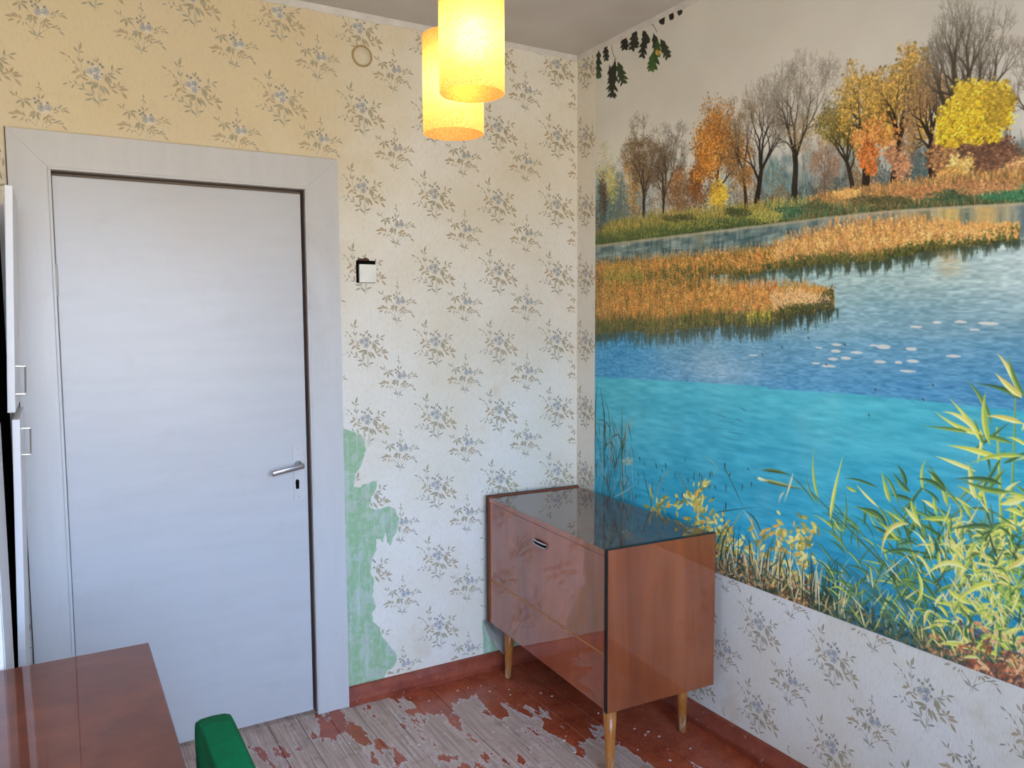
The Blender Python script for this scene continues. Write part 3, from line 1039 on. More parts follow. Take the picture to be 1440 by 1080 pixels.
def bare_tree(base, top, width, trunk_w, col, tips, levels=5, spread=0.55, seed=0, lean=0.0, first=0.32, fan=3, leaves=None, twig=1.0):
    """trunk and branching limbs as tapering strokes, fitted to the measured height and width;
    leaves: (colours, marks, sigma, r0, r1, alpha, lowest share of the height) thrown along the outer limbs"""
    g = random.Random(seed)
    segs = []
    def grow(u, v, ang, L, w, lv):
        n = 3 if lv < 3 else 2
        for k in range(n):
            ang2 = ang + g.uniform(-0.2, 0.2)
            u2, v2 = u + math.sin(ang2) * L / n, v + math.cos(ang2) * L / n
            segs.append((u, v, u2, v2, w, w * 0.86, lv))
            u, v, ang, w = u2, v2, ang2, w * 0.86
            if lv < levels and k >= 1 and g.random() < 0.8:
                grow(u, v, ang + g.choice((-1, 1)) * g.uniform(0.5, 1.0) * spread * 1.5, L * g.uniform(0.45, 0.7), w * 0.55, lv + 1)
        if lv < levels:
            m = fan if lv == 0 else 2
            for s_ in range(m):
                f = (s_ / max(1, m - 1) - 0.5) * 2
                grow(u, v, ang * 0.85 + f * spread * g.uniform(0.5, 1.0) + g.uniform(-0.15, 0.15), L * g.uniform(0.6, 0.85), w * 0.72, lv + 1)
    grow(0.0, 0.0, lean, first, 1.0, 0)
    S = np.array(segs)
    vmax = S[:, 3].max()
    um = (S[:, 2].max() - S[:, 2].min()) / 2
    uc = (S[:, 2].max() + S[:, 2].min()) / 2
    k = (base[1] - top[1]) / vmax
    ku = width / 2 / um
    shift = (top[0] - base[0]) - uc * ku
    def mu(u, v):
        return base[0] + u * ku + shift * np.clip(v / vmax, 0, 1) ** 1.2
    U0, V0, U1, V1 = mu(S[:, 0], S[:, 1]), base[1] - S[:, 1] * k, mu(S[:, 2], S[:, 3]), base[1] - S[:, 3] * k
    for lv in range(levels, -1, -1):
        m = S[:, 6] == lv
        K = 8 if lv > 1 else 26
        t = np.linspace(0, 1, K)[None]
        uu = (U0[m, None] + (U1 - U0)[m, None] * t).ravel()
        vv = (V0[m, None] + (V1 - V0)[m, None] * t).ravel()
        ww_ = np.maximum(0.26 * twig, ((S[m, 4, None] + (S[m, 5] - S[m, 4])[:, None] * t) * trunk_w * 0.62).ravel())
        c = A3(col) + (A3(tips) - A3(col)) * (lv / levels)
        dots(uu, vv, ww_, c, 0.95 if lv < 3 else (0.85 if lv < 4 else (0.68 if lv < 6 else 0.5)))
    if leaves:
        cols, n, sig, r0, r1, al, lo = leaves
        ok = np.where((S[:, 6] >= 2) & (S[:, 3] > lo * vmax))[0]
        # whole limbs keep or lose their leaves, so that gaps stay open
        keep = ok[nrg.random(len(ok)) < 0.6]
        i = keep[nrg.integers(0, len(keep), n)]
        t = nrg.random(n)
        uu = U0[i] + (U1 - U0)[i] * t + nrg.normal(0, sig, n)
        vv = V0[i] + (V1 - V0)[i] * t + nrg.normal(0, sig * 1.1, n)
        ci = (i * 7 // 5 + nrg.integers(0, 2, n)) % len(cols)
        sh = 0.72 + 0.46 * nrg.random((n, 1))
        dots(uu, vv, r0 + (r1 - r0) * nrg.random(n) ** 1.5, A3(cols)[ci] * sh, al)
        m = (S[:, 6] <= 3) & (nrg.random(len(S)) < 0.75)
        t = np.linspace(0, 1, 14)[None]
        uu = (U0[m, None] + (U1 - U0)[m, None] * t).ravel()
        vv = (V0[m, None] + (V1 - V0)[m, None] * t).ravel()
        ww_ = np.maximum(0.26, ((S[m, 4, None] + (S[m, 5] - S[m, 4])[:, None] * t) * trunk_w * 0.5).ravel())
        dots(uu, vv, ww_, A3(col), 0.8)

# sky
sky = A3((192, 195, 195)) + (N1[..., None] - 0.5) * A3((16, 16, 18)) + np.clip((PU - 1150) / 500, 0, 1)[..., None] * A3((-3, 2, 8))
canvas[:] = sky
# misty far wood
ftop = curve([(838, 232), (880, 236), (930, 222), (990, 226), (1060, 215), (1120, 212), (1180, 200), (1300, 185), (1440, 170), (1800, 150)]) + (N2 - 0.5) * 60
bank_top = curve([(838, 322), (870, 312), (930, 300), (985, 297), (1040, 292), (1085, 286), (1130, 283), (1180, 270), (1250, 262), (1320, 250), (1440, 238), (1800, 200)])
bank_bot = curve([(838, 346), (985, 328), (1085, 316), (1150, 308), (1240, 298), (1330, 292), (1440, 286), (1800, 266)])
mist = A3((158, 168, 170)) + (N3[..., None] - 0.5) * A3((90, 70, 55))
lay(soft(PV - ftop, 40) * 0.72, mist)
teal = A3((86, 122, 132)) + (N3[..., None] - 0.5) * A3((70, 75, 70))
lay(soft(PV - ftop - 25, 40) * np.clip(np.exp(-((PU - 860) / 34) ** 2) + np.exp(-((PU - 1096) / 26) ** 2) + 0.8 * np.exp(-((PU - 1165) / 34) ** 2) + 0.7 * np.exp(-((PU - 1290) / 40) ** 2) + 0.8 * np.exp(-((PU - 1440) / 40) ** 2), 0, 0.85), teal)
# thin far trunks
for k in range(150):
    u = nrg.uniform(838, 1480)
    vb = np.interp(u, (838, 1085, 1440), (318, 290, 245))
    h = nrg.uniform(30, 80)
    c = A3((96, 96, 92)) if nrg.random() < 0.6 else A3((120, 104, 90))
    n = int(h)
    t = np.linspace(0, 1, n)
    dots(u + nrg.normal(0, 5) * t, vb - h * t, 0.55, c, 0.6)
# far foliage tufts
for (u, v, su, sv, n, cols) in [
        (858, 240, 16, 42, 1400, [(186, 180, 96), (202, 192, 110), (150, 156, 100)]),
        (845, 285, 9, 52, 1200, [(84, 62, 46), (112, 66, 44), (60, 66, 56)]),
        (880, 285, 22, 30, 900, [(104, 130, 126), (140, 120, 84), (90, 112, 112)]),
        (962, 268, 26, 34, 1700, [(122, 88, 58), (150, 106, 66), (92, 84, 72), (168, 122, 76)]),
        (1090, 262, 22, 28, 700, [(96, 140, 156), (120, 150, 160), (140, 130, 100)]),
        (1160, 250, 28, 34, 1300, [(168, 138, 116), (150, 128, 112), (120, 128, 130)]),
        (1215, 255, 24, 24, 900, [(106, 124, 132), (150, 126, 100)])]:
    scatter_tree(u, v, su, sv, n, cols, 0.5, 1.5, 0.7, 0.6, 14)

# understorey: dim brown, teal and ochre thicket in front of the mist
n = 15000
u = nrg.uniform(838, 1480, n)
vb = np.interp(u, (838, 930, 1040, 1130, 1180, 1320, 1440), (322, 302, 294, 286, 272, 252, 240))
hh = np.interp(u, (838, 880, 960, 1000, 1080, 1120, 1200, 1300, 1440), (75, 60, 50, 46, 34, 30, 46, 50, 40))
pat = np.sin(u * 0.11) + np.sin(u * 0.047 + 1.3) + nrg.normal(0, 0.5, n)
v = vb + 2 - hh * (0.75 + 0.25 * np.sin(u * 0.19)) * nrg.random(n) ** 1.3
c = np.where((pat > 0.5)[:, None], A3((140, 108, 72)), np.where((pat < -0.5)[:, None], A3((78, 100, 104)), A3((98, 92, 80)))) * (0.75 + 0.5 * nrg.random((n, 1)))
dots(u, v, 0.4 + 0.8 * nrg.random(n), c, 0.55)
# trees, left to right
GB = [(130, 112, 92), (116, 100, 84), (150, 128, 96), (104, 96, 88)]
OR = [(206, 142, 56), (190, 122, 48), (218, 162, 80), (158, 100, 48), (128, 86, 50)]
YO = [(212, 172, 70), (224, 184, 82), (186, 150, 66), (158, 132, 66), (232, 194, 100), (140, 116, 62)]
scatter_tree(893, 258, 14, 44, 1500, [(196, 150, 78), (206, 164, 92), (168, 124, 66), (136, 104, 64)], 0.5, 1.4, 0.75, 0.8, 26)
bare_tree((907, 315), (907, 157), 66, 7.5, (66, 54, 46), (96, 84, 76), 6, 0.50, 3, 0.0, 0.32, 3, (GB + [(176, 140, 86), (92, 80, 70)], 7500, 2.4, 0.4, 1.3, 0.8, 0.2))
bare_tree((931, 322), (949, 168), 58, 6.0, (54, 46, 40), (90, 82, 78), 6, 0.46, 9, 0.06, 0.36, 3, (GB + [(92, 84, 78)], 3600, 2.2, 0.35, 1.0, 0.7, 0.25))
scatter_tree(953, 268, 18, 28, 1500, [(150, 104, 62), (176, 124, 72), (122, 88, 58), (100, 84, 64)], 0.5, 1.4, 0.75, 0.8, 26)
scatter_tree(983, 262, 14, 28, 1300, [(124, 82, 46), (156, 100, 50), (96, 70, 48)], 0.5, 1.5, 0.8, 0.8, 22)
bare_tree((1012, 300), (1020, 130), 96, 8, (66, 52, 42), (112, 94, 80), 6, 0.55, 21, 0.02, 0.30, 3, (OR, 5200, 3.0, 0.5, 1.6, 0.85, 0.18))
scatter_tree(1000, 205, 22, 38, 2600, OR, 0.5, 1.7, 0.85, 0.8, 40)
scatter_tree(992, 232, 18, 22, 1200, OR, 0.5, 1.7, 0.85, 0.8, 22)
scatter_tree(1012, 277, 13, 27, 1700, [(228, 192, 54), (216, 176, 50), (236, 208, 96), (190, 150, 56), (160, 124, 60)], 0.6, 1.6, 0.88, 0.8, 26)
bare_tree((1050, 295), (1050, 128), 60, 5.5, (62, 54, 46), (116, 104, 94), 5, 0.5, 31, -0.03, 0.34, 2, ([(166, 134, 84), (146, 116, 76), (126, 108, 84)], 1400, 2.6, 0.4, 1.2, 0.7, 0.25))
bare_tree((1064, 296), (1074, 100), 104, 9.5, (52, 46, 40), (108, 102, 98), 6, 0.46, 5, 0.04, 0.34, 3, ([(150, 136, 114), (164, 142, 100), (124, 116, 110)], 1500, 2.4, 0.3, 0.8, 0.5, 0.3))
scatter_tree(1042, 244, 18, 24, 700, [(176, 134, 74), (150, 112, 66), (120, 100, 72)], 0.5, 1.3, 0.7, 0.8, 20)
bare_tree((1118, 282), (1134, 66), 112, 9.5, (56, 52, 44), (112, 108, 104), 7, 0.52, 14, 0.0, 0.36, 3, ([(156, 144, 128), (128, 140, 152), (172, 152, 124)], 2200, 2.2, 0.3, 0.8, 0.5, 0.4))
scatter_tree(1130, 190, 24, 22, 500, [(170, 144, 96), (150, 132, 104)], 0.5, 1.2, 0.6, 0.8, 18)
bare_tree((1160, 280), (1162, 190), 54, 2.5, (110, 92, 84), (150, 130, 120), 5, 0.6, 16, 0.0, 0.36, 3, ([(168, 140, 118), (150, 128, 112)], 1200, 2.4, 0.4, 1.0, 0.55, 0.2))
# the big orange oaks
bare_tree((1200, 268), (1182, 132), 90, 6, (60, 52, 42), (104, 94, 74), 5, 0.55, 47, -0.03, 0.42, 3, ([(150, 140, 74), (172, 150, 74), (128, 122, 70), (110, 106, 66)], 3000, 3.2, 0.6, 1.7, 0.85, 0.30))
bare_tree((1218, 266), (1222, 84), 108, 10, (54, 44, 36), (104, 88, 70), 6, 0.58, 41, 0.02, 0.34, 3, (YO, 4600, 3.0, 0.6, 2.0, 0.85, 0.34))
bare_tree((1258, 262), (1274, 56), 108, 11, (52, 44, 36), (104, 88, 72), 6, 0.55, 44, 0.04, 0.34, 3, (YO + [(196, 140, 80)], 4200, 3.0, 0.6, 1.9, 0.8, 0.30))
scatter_tree(1232, 190, 30, 26, 900, [(216, 150, 78), (200, 136, 70), (226, 170, 102), (172, 114, 64)], 0.6, 1.9, 0.82, 0.8, 34)
scatter_tree(1222, 222, 12, 20, 1300, [(212, 128, 62), (192, 112, 56), (224, 148, 86), (146, 88, 54)], 0.7, 1.9, 0.9, 0.8, 24)
scatter_tree(1262, 225, 16, 24, 1200, [(190, 140, 106), (170, 122, 94), (206, 158, 118), (130, 96, 78)], 0.6, 1.7, 0.8, 0.8, 26)
bare_tree((1311, 245), (1306, 88), 84, 8, (58, 50, 44), (110, 98, 86), 6, 0.58, 49, 0.0, 0.34, 3, ([(172, 138, 94), (150, 118, 84), (190, 152, 100)], 2600, 3.2, 0.5, 1.5, 0.75, 0.2))
# the tall bare trees at the top right
bare_tree((1335, 225), (1328, 20), 104, 12, (60, 54, 46), (104, 98, 92), 6, 0.46, 52, -0.06, 0.44, 2)
bare_tree((1358, 225), (1362, -18), 120, 14, (54, 50, 42), (100, 96, 90), 6, 0.44, 57, 0.0, 0.42, 3)
bare_tree((1374, 222), (1412, -6), 112, 12, (58, 54, 46), (104, 98, 92), 6, 0.50, 63, 0.10, 0.44, 2)
bare_tree((1452, 232), (1480, 40), 110, 7, (66, 58, 50), (116, 110, 102), 6, 0.55, 66, 0.05, 0.36, 3)
bare_tree((1570, 222), (1590, -60), 160, 11, (60, 54, 48), (112, 106, 100), 6, 0.5, 71, 0.0, 0.36, 3)
# yellow bush and the browns below it
BR = [(150, 110, 80), (172, 130, 90), (124, 90, 70), (190, 148, 100), (100, 78, 68)]
scatter_tree(1342, 218, 30, 34, 3600, BR + [(196, 158, 104)], 0.7, 2.0, 0.9, 0.8, 46)
scatter_tree(1390, 215, 36, 28, 2600, [(110, 82, 72), (92, 72, 66), (130, 98, 80), (150, 112, 84)], 0.7, 2.0, 0.9, 0.8, 46)
YB = [(222, 194, 48), (208, 178, 44), (234, 210, 76), (188, 156, 44), (228, 200, 60), (160, 132, 46)]
for (u, v, su, sv, n) in [(1345, 165, 24, 24, 2000), (1372, 142, 30, 24, 2600), (1400, 150, 22, 30, 1700), (1338, 184, 18, 14, 900), (1362, 172, 26, 22, 1500), (1390, 128, 20, 12, 700), (1336, 196, 16, 12, 500), (1372, 190, 30, 12, 700), (1330, 176, 12, 18, 400)]:
    scatter_tree(u, v, su, sv, n, YB, 0.8, 2.1, 0.9, 0.8, 44)
scatter_tree(1404, 150, 18, 30, 900, [(180, 154, 52), (160, 138, 52), (196, 172, 66)], 0.7, 1.8, 0.85, 0.8, 26)
scatter_tree(1352, 236, 16, 24, 600, [(214, 184, 112), (200, 166, 96), (226, 200, 130)], 0.6, 1.6, 0.85, 0.8, 22)
scatter_tree(1340, 246, 18, 16, 1100, [(222, 182, 96), (204, 160, 88), (186, 140, 84)], 0.7, 1.8, 0.9, 0.8, 22)
scatter_tree(1425, 238, 26, 18, 1800, [(208, 162, 112), (190, 144, 98), (220, 178, 124), (156, 116, 86)], 0.7, 1.9, 0.9, 0.8, 34)
scatter_tree(1560, 170, 70, 70, 5000, YO, 0.9, 2.4, 0.85, 0.8, 60)

# bank
bank = A3((128, 122, 74)) + (N3[..., None] - 0.5) * A3((90, 80, 50))
f = np.clip((PU - 1150) / 80, 0, 1)[..., None]
bank = bank * (1 - f) + (A3((172, 134, 88)) + (N3[..., None] - 0.5) * A3((110, 90, 70))) * f
bank_m = soft(PV - bank_top + (N2 - 0.5) * 20, 6) * soft(bank_bot - PV, 3)
lay(bank_m, bank)
low = soft(PV - bank_bot + 13 + (N2 - 0.5) * 16, 8) * bank_m
lay(low * 0.8, A3((72, 98, 66)) + (N3[..., None] - 0.5) * A3((70, 80, 50)))
def grass_band(u0, u1, vt, vb, n, cols, h, w=0.7, alpha=0.85, lean=2.0):
    """upright grass: short vertical runs of marks"""
    u = nrg.uniform(u0, u1, n)
    f = nrg.random(n)
    a = np.interp(u, *zip(*vt))
    b = np.interp(u, *zip(*vb))
    v = a + (b - a) * f
    order = np.argsort(v)
    u, v = u[order], v[order]
    hh = h * (0.5 + nrg.random(n))
    c = A3(cols)[nrg.integers(0, len(cols), n)] * (0.85 + 0.3 * nrg.random((n, 1)))
    dl = nrg.normal(0, lean, n)
    K = 9
    for s in range(0, n, 900):
        e = slice(s, s + 900)
        t = np.linspace(0, 1, K)[None]
        uu = (u[e, None] + dl[e, None] * t).ravel()
        vv = (v[e, None] - hh[e, None] * t).ravel()
        cc = np.repeat(c[e], K, 0) * (0.80 + 0.28 * np.tile(np.linspace(0, 1, K), len(u[e])))[:, None]
        dots(uu, vv, w, cc, alpha, 100000)
BT = [(838, 324), (930, 303), (1040, 294), (1130, 285), (1180, 274), (1320, 254), (1440, 244), (1800, 210)]
BB = [(838, 345), (985, 327), (1085, 315), (1240, 297), (1440, 285), (1800, 265)]
BM = [(838, 336), (985, 318), (1085, 306), (1240, 285), (1440, 270), (1800, 245)]
grass_band(850, 1100, BT, BM, 1400, [(176, 158, 84), (150, 146, 70), (196, 170, 90), (110, 124, 62)], 9)
grass_band(838, 1130, BM, BB, 1200, [(96, 118, 62), (120, 134, 66), (80, 104, 72), (60, 84, 60)], 9)
grass_band(1080, 1140, BT, BB, 500, [(190, 166, 90), (112, 132, 82), (86, 120, 96)], 9)
grass_band(1140, 1700, BT, BM, 2600, [(196, 148, 92), (176, 128, 80), (206, 162, 98), (150, 114, 76), (130, 116, 76)], 9)
grass_band(1110, 1700, BM, BB, 1700, [(96, 118, 84), (150, 128, 84), (72, 104, 84), (170, 138, 90), (84, 124, 84)], 9)
grass_band(1380, 1700, BM, BB, 500, [(66, 124, 92), (86, 140, 100), (110, 146, 96)], 10)

for (u, v, su, sv, n, cols) in [(1110, 298, 22, 9, 700, [(70, 112, 92), (96, 132, 92), (60, 96, 80)]), (1075, 304, 26, 8, 600, [(176, 164, 86), (140, 148, 76)]), (1150, 292, 22, 10, 600, [(72, 96, 72), (112, 112, 76)]),
                               (1190, 272, 16, 7, 500, [(210, 158, 90), (224, 176, 110)]), (1240, 284, 40, 9, 900, [(96, 102, 70), (130, 112, 74), (80, 84, 62)]), (1290, 270, 40, 9, 900, [(190, 142, 96), (166, 118, 80)]),
                               (1340, 276, 30, 8, 700, [(92, 110, 78), (70, 96, 76)]), (1420, 276, 40, 7, 800, [(62, 120, 92), (84, 140, 104)]), (900, 328, 50, 8, 900, [(86, 104, 58), (130, 136, 70)]), (980, 316, 40, 8, 800, [(150, 148, 76), (96, 112, 62)]),
                               (960, 306, 30, 5, 400, [(84, 90, 56), (70, 80, 56)]), (1040, 298, 18, 6, 400, [(64, 78, 54), (90, 98, 60)]), (1380, 262, 46, 9, 1100, [(206, 158, 108), (180, 132, 92), (150, 112, 80)])]:
    scatter_tree(u, v, su, sv, n, cols, 0.5, 1.5, 0.8, 0.8, 36)
# water
strip = A3((104, 128, 132)) + (N4[..., None] - 0.5) * A3((90, 80, 70)) + (N3[..., None] - 0.5) * A3((70, 60, 40))
f = np.clip((PU - 1230) / 60, 0, 1)[..., None]
strip = strip * (1 - f) + (A3((150, 150, 128)) + (N3[..., None] - 0.5) * A3((110, 80, 40))) * f
lay(soft(PV - bank_bot, 2.5), strip)
lay(np.exp(-((PV - bank_bot) / 3.0) ** 2) * (PV > bank_bot - 2) * 0.6, A3((186, 172, 150)))
for (u, c, w) in [(1335, (214, 180, 96), 16), (1385, (206, 172, 98), 16), (1360, (84, 110, 110), 6), (1440, (90, 120, 140), 16), (1300, (120, 120, 96), 8), (930, (70, 84, 80), 4), (1050, (60, 96, 96), 5), (985, (130, 130, 96), 8)]:
    lay(np.exp(-((PU - u) / w) ** 2) * soft(PV - bank_bot - 2, 4) * soft(345 - PV, 20) * (0.35 + 0.6 * N5), A3(c))
wtop = curve([(838, 400), (1000, 388), (1085, 378), (1150, 372), (1200, 368), (1250, 364), (1300, 350), (1370, 344), (1430, 335), (1800, 318)])
v01 = np.clip((PV - 395) / 150, 0, 1)[..., None]
main = A3((144, 174, 178)) * (1 - v01) + A3((76, 140, 182)) * v01
right = np.clip((PU - 1330) / 130, 0, 1)[..., None] * np.clip(1 - (PV - 340) / 130, 0, 1)[..., None]
main = main + (A3((176, 196, 204)) - main) * right * 0.95
left = np.clip((960 - PU) / 70, 0, 1)[..., None]
main = main + (A3((62, 142, 190)) - main) * left * 0.8
pale = (np.exp(-(((PU - 1010) / 60) ** 2 + ((PV - 520) / 26) ** 2)))[..., None]
main = main + (A3((140, 174, 196)) - main) * pale * 0.75
rip = 0.5 * vnoise(MW, MH, (22, 3.2), 21, 2) + 0.5 * vnoise(MW, MH, (7, 2.0), 25, 1)
main = main + (rip[..., None] - 0.5) * A3((62, 58, 52)) + (N1[..., None] - 0.5) * A3((30, 26, 20))
lay(soft(PV - wtop, 3), main)
# two strips of paper meet here: the lower print runs greener
seam = curve([(838, 529), (950, 535), (1079, 543), (1081, 546), (1200, 553), (1320, 565), (1440, 577), (1800, 612)])
d = np.clip((PV - 545) / 280, 0, 1)[..., None]
deep = A3((74, 172, 192)) * (1 - d) + A3((38, 146, 184)) * d
bott = curve([(838, 747), (1006, 808), (1440, 966), (1800, 1097)])
dk = np.clip((PV - bott + 130) / 120, 0, 1)[..., None] * np.clip((PU - 1090) / 120, 0, 1)[..., None]
deep = deep + (A3((40, 100, 128)) - deep) * dk * 0.75
deep = deep + (A3((84, 182, 196)) - deep) * (np.exp(-(((PU - 1230) / 130) ** 2 + ((PV - 600) / 50) ** 2)) * 0.6)[..., None]
rip2 = vnoise(MW, MH, (30, 6), 22, 2)
tilt = vnoise(MW, MH, (18, 4), 23, 2)
deep = deep + (rip2[..., None] - 0.5) * A3((34, 34, 30)) + (N1[..., None] - 0.5) * A3((34, 26, 16))
lay(soft(PV - seam, 2.5), deep)
# slanting ripples
for k in range(1500):
    u, v = nrg.uniform(838, 1600), nrg.uniform(470, 900)
    if v > 900:
        continue
    L = nrg.uniform(5, 16)
    lowp = v > np.interp(u, (838, 1440), (530, 577))
    c = (A3((40, 120, 150)) if lowp else A3((44, 98, 148))) if nrg.random() < 0.55 else (A3((110, 192, 206)) if lowp else A3((120, 164, 196)))
    n = int(L)
    t = np.linspace(0, 1, n)
    dots(u + L * t, v + L * 0.30 * t, 0.45, c, 0.35)

# reed islands
R1T = [(838, 372), (930, 366), (990, 359), (1080, 352), (1100, 347), (1130, 334), (1180, 320), (1230, 314), (1300, 316), (1330, 324), (1400, 330), (1432, 331)]
R1B = [(838, 396), (1000, 386), (1050, 389), (1085, 379), (1110, 378), (1150, 372), (1200, 370), (1250, 366), (1300, 353), (1370, 346), (1432, 336)]
R2T = [(838, 396), (960, 396), (1000, 400), (1060, 410), (1130, 410), (1150, 418), (1172, 430)]
R2B = [(838, 470), (880, 466), (930, 470), (970, 462), (1040, 458), (1080, 458), (1110, 446), (1150, 440), (1172, 433)]
REED = [(206, 138, 66), (192, 122, 54), (216, 156, 84), (176, 140, 70), (150, 128, 60), (222, 150, 74)]
REEDR = [(214, 164, 96), (200, 146, 80), (222, 178, 106), (180, 136, 78), (206, 140, 84)]
GRN = [(92, 104, 54), (74, 88, 50), (112, 116, 58), (56, 72, 50), (128, 124, 56)]
def reed_mass(T, B, u0, u1):
    us = [p[0] for p in T]
    t = np.interp(PU, us, [p[1] for p in T])
    b = np.interp(PU, [p[0] for p in B], [p[1] for p in B])
    m = soft(PV - t + (N3 - 0.5) * 10, 4) * soft(b - PV + (N3 - 0.5) * 16, 5) * ((PU > u0) & (PU < u1))
    base = A3((150, 112, 58)) + (N3[..., None] - 0.5) * A3((130, 96, 56))
    lay(m, base)
    lay(soft(PV - b + 13 + (N3 - 0.5) * 24, 10) * m * 0.85, A3((76, 84, 48)) + (N3[..., None] - 0.5) * A3((60, 66, 40)))
    # broken reflection below the water line
    refl = soft(PV - b, 4) * soft(b + 11 + (N3 - 0.5) * 40 - PV, 9) * ((PU > u0) & (PU < u1 + 6))
    lay(refl * 0.8 * (0.45 + 0.8 * N4), A3((58, 72, 54)))
reed_mass(R1T, R1B, 830, 1434)
reed_mass(R2T, R2B, 830, 1174)
gp = [(1010, 386), (1050, 390), (1085, 380), (1120, 379), (1172, 374)]
R1L = [(a, b - 6) for a, b in R1B]
grass_band(838, 1095, R1T, R1B, 1700, REED + GRN[:2], 10, 0.7)
grass_band(1090, 1432, R1T, R1L, 2300, REEDR, 13, 0.75)
grass_band(1090, 1432, [(a, b - 9) for a, b in R1B], R1B, 1000, GRN + [(170, 130, 70)], 9, 0.7)
R2M = [(a, b - 14) for a, b in R2B]
grass_band(838, 1172, R2T, R2M, 3600, REED + [(128, 116, 56)], 14, 0.8)
grass_band(838, 1172, R2M, R2B, 1500, GRN + [(170, 120, 60)], 12, 0.8)
grass_band(838, 1000, [(838, 380), (1000, 384)], [(838, 420), (1000, 410)], 900, REED + GRN, 12, 0.8)
grass_band(1040, 1092, [(1040, 412), (1092, 408)], [(1040, 440), (1092, 436)], 150, [(216, 124, 60), (206, 110, 50), (222, 144, 76)], 14, 0.8)
grass_band(1050, 1086, [(1050, 446), (1086, 440)], [(1050, 462), (1086, 456)], 45, [(190, 186, 60), (160, 170, 60), (206, 190, 70)], 12, 0.8)
grass_band(850, 905, [(850, 386), (905, 384)], [(850, 404), (905, 400)], 200, [(196, 176, 70), (150, 156, 80)], 14, 0.8)
def fluff(T, B, u0, u1, n, cols, lo=0.0, hi=0.8):
    """seed heads: small clumps over the stalks"""
    k = n // 9
    cu = nrg.uniform(u0, u1, k)
    ct = np.interp(cu, *zip(*T))
    cb = np.interp(cu, *zip(*B))
    cv = ct - 2 + (cb - ct) * (lo + (hi - lo) * nrg.random(k))
    j = nrg.integers(0, k, n)
    order = np.argsort(cv[j])
    j = j[order]
    c = A3(cols)[(j * 5) % len(cols)] * (0.78 + 0.42 * nrg.random((n, 1)))
    dots(cu[j] + nrg.normal(0, 1.5, n), cv[j] + nrg.normal(0, 3.2, n), 0.45 + 0.9 * nrg.random(n), c, 0.8)
FL = [(222, 158, 84), (210, 142, 70), (226, 172, 100), (198, 150, 76), (176, 146, 72), (146, 126, 64), (214, 134, 74), (118, 104, 58)]
fluff(R1T, R1B, 838, 1095, 3600, FL)
fluff(R2T, R2M, 838, 1095, 7500, FL)
fluff(R1T, R1L, 1090, 1430, 5200, [(226, 182, 112), (214, 164, 96), (230, 192, 126), (196, 148, 88), (170, 132, 84), (214, 150, 96)])
fluff(R2T, R2M, 1085, 1166, 1800, [(216, 172, 124), (206, 156, 104), (188, 146, 104), (160, 130, 96), (224, 184, 140)])
fluff(R2M, R2B, 838, 1165, 1800, [(96, 102, 58), (70, 84, 52), (120, 118, 64), (150, 128, 70)], 0.2, 1.0)
fluff([(a, b - 10) for a, b in R1B], R1B, 838, 1425, 1800, [(98, 106, 60), (74, 90, 58), (124, 120, 68)], 0.2, 1.0)
for (u, v, n) in [(1158, 420, 60), (1168, 412, 50), (1150, 432, 60), (1165, 430, 50), (1140, 436, 60)]:
    dots(u + nrg.normal(0, 2.2, n), v + nrg.normal(0, 5, n), 0.5 + 0.7 * nrg.random(n), A3((74, 80, 64)), 0.8)
for k in range(260):                                   # dark stems hanging into the reflection
    u = nrg.uniform(838, 1172)
    v = np.interp(u, *zip(*R2B)) + nrg.uniform(-6, 6)
    n = int(nrg.uniform(5, 22))
    dots(u + nrg.normal(0, 0.4, n), v + np.arange(n), 0.7, A3((56, 66, 52)), 0.6)
for k in range(150):
    u = nrg.uniform(1100, 1430)
    v = np.interp(u, *zip(*R1B)) + nrg.uniform(-3, 3)
    n = int(nrg.uniform(4, 12))
    dots(u + nrg.normal(0, 0.4, n), v + np.arange(n), 0.8, A3((70, 84, 66)), 0.5)
lay(np.exp(-(((PU - 1335) / 18) ** 2)) * soft(PV - 352, 6) * soft(386 - PV, 16) * 0.45 * (0.4 + N4), A3((206, 172, 116)))

# water lilies
for (u, v, a, b) in [(1289, 459, 10, 2), (1318, 453, 7, 2), (1351, 452, 10, 2), (1390, 454, 16, 2.6), (1371, 463, 8, 1.6), (1243, 487, 11, 3.6), (1282, 490, 9, 2.8), (1229, 485, 7, 1.6),
                     (1152, 488, 6, 1.4), (1177, 484, 8, 2), (1176, 493, 8, 2.4), (1205, 495, 10, 2), (1172, 504, 8, 2), (1190, 503, 8, 2.6), (1148, 510, 7, 1.6), (1166, 514, 11, 2.2), (1238, 508, 10, 2.4),
                     (1264, 509, 6, 2), (1284, 507, 10, 2.4), (1277, 521, 13, 2), (1341, 500, 12, 2.2), (1310, 393, 5, 1), (1060, 499, 7, 1.2), (1490, 470, 14, 3), (1520, 500, 13, 3)]:
    m = np.clip((1 - ((PU - u) / a) ** 2 - ((PV - v - (PU - u) * 0.04) / b) ** 2) * 2.5, 0, 1)
    lay(m * 0.9, A3((206, 204, 200)))
for (u, v) in [(1188, 483), (1162, 511), (1132, 462), (1137, 474), (1100, 487), (1231, 546), (1222, 582), (1072, 497), (1312, 540), (1298, 560)]:
    dots(np.array([u, u + 1.0]), np.array([v, v + 1.5]), 1.2, A3((70, 70, 66)), 0.8)
for (u, v, L) in [(1012, 590, 20), (1008, 600, 24), (1030, 596, 18), (1026, 606, 16), (1020, 615, 22), (1010, 582, 12), (1036, 588, 9), (1042, 573, 8)]:
    t = np.linspace(0, 1, 14)
    dots(u + L * t, v + 4 * t, 0.8, A3((40, 96, 128)), 0.6)

# ---- foreground plants
OLI, YEL, STR, DGR, PAL = (120, 128, 62), (206, 186, 92), (182, 138, 84), (44, 66, 48), (226, 220, 168)
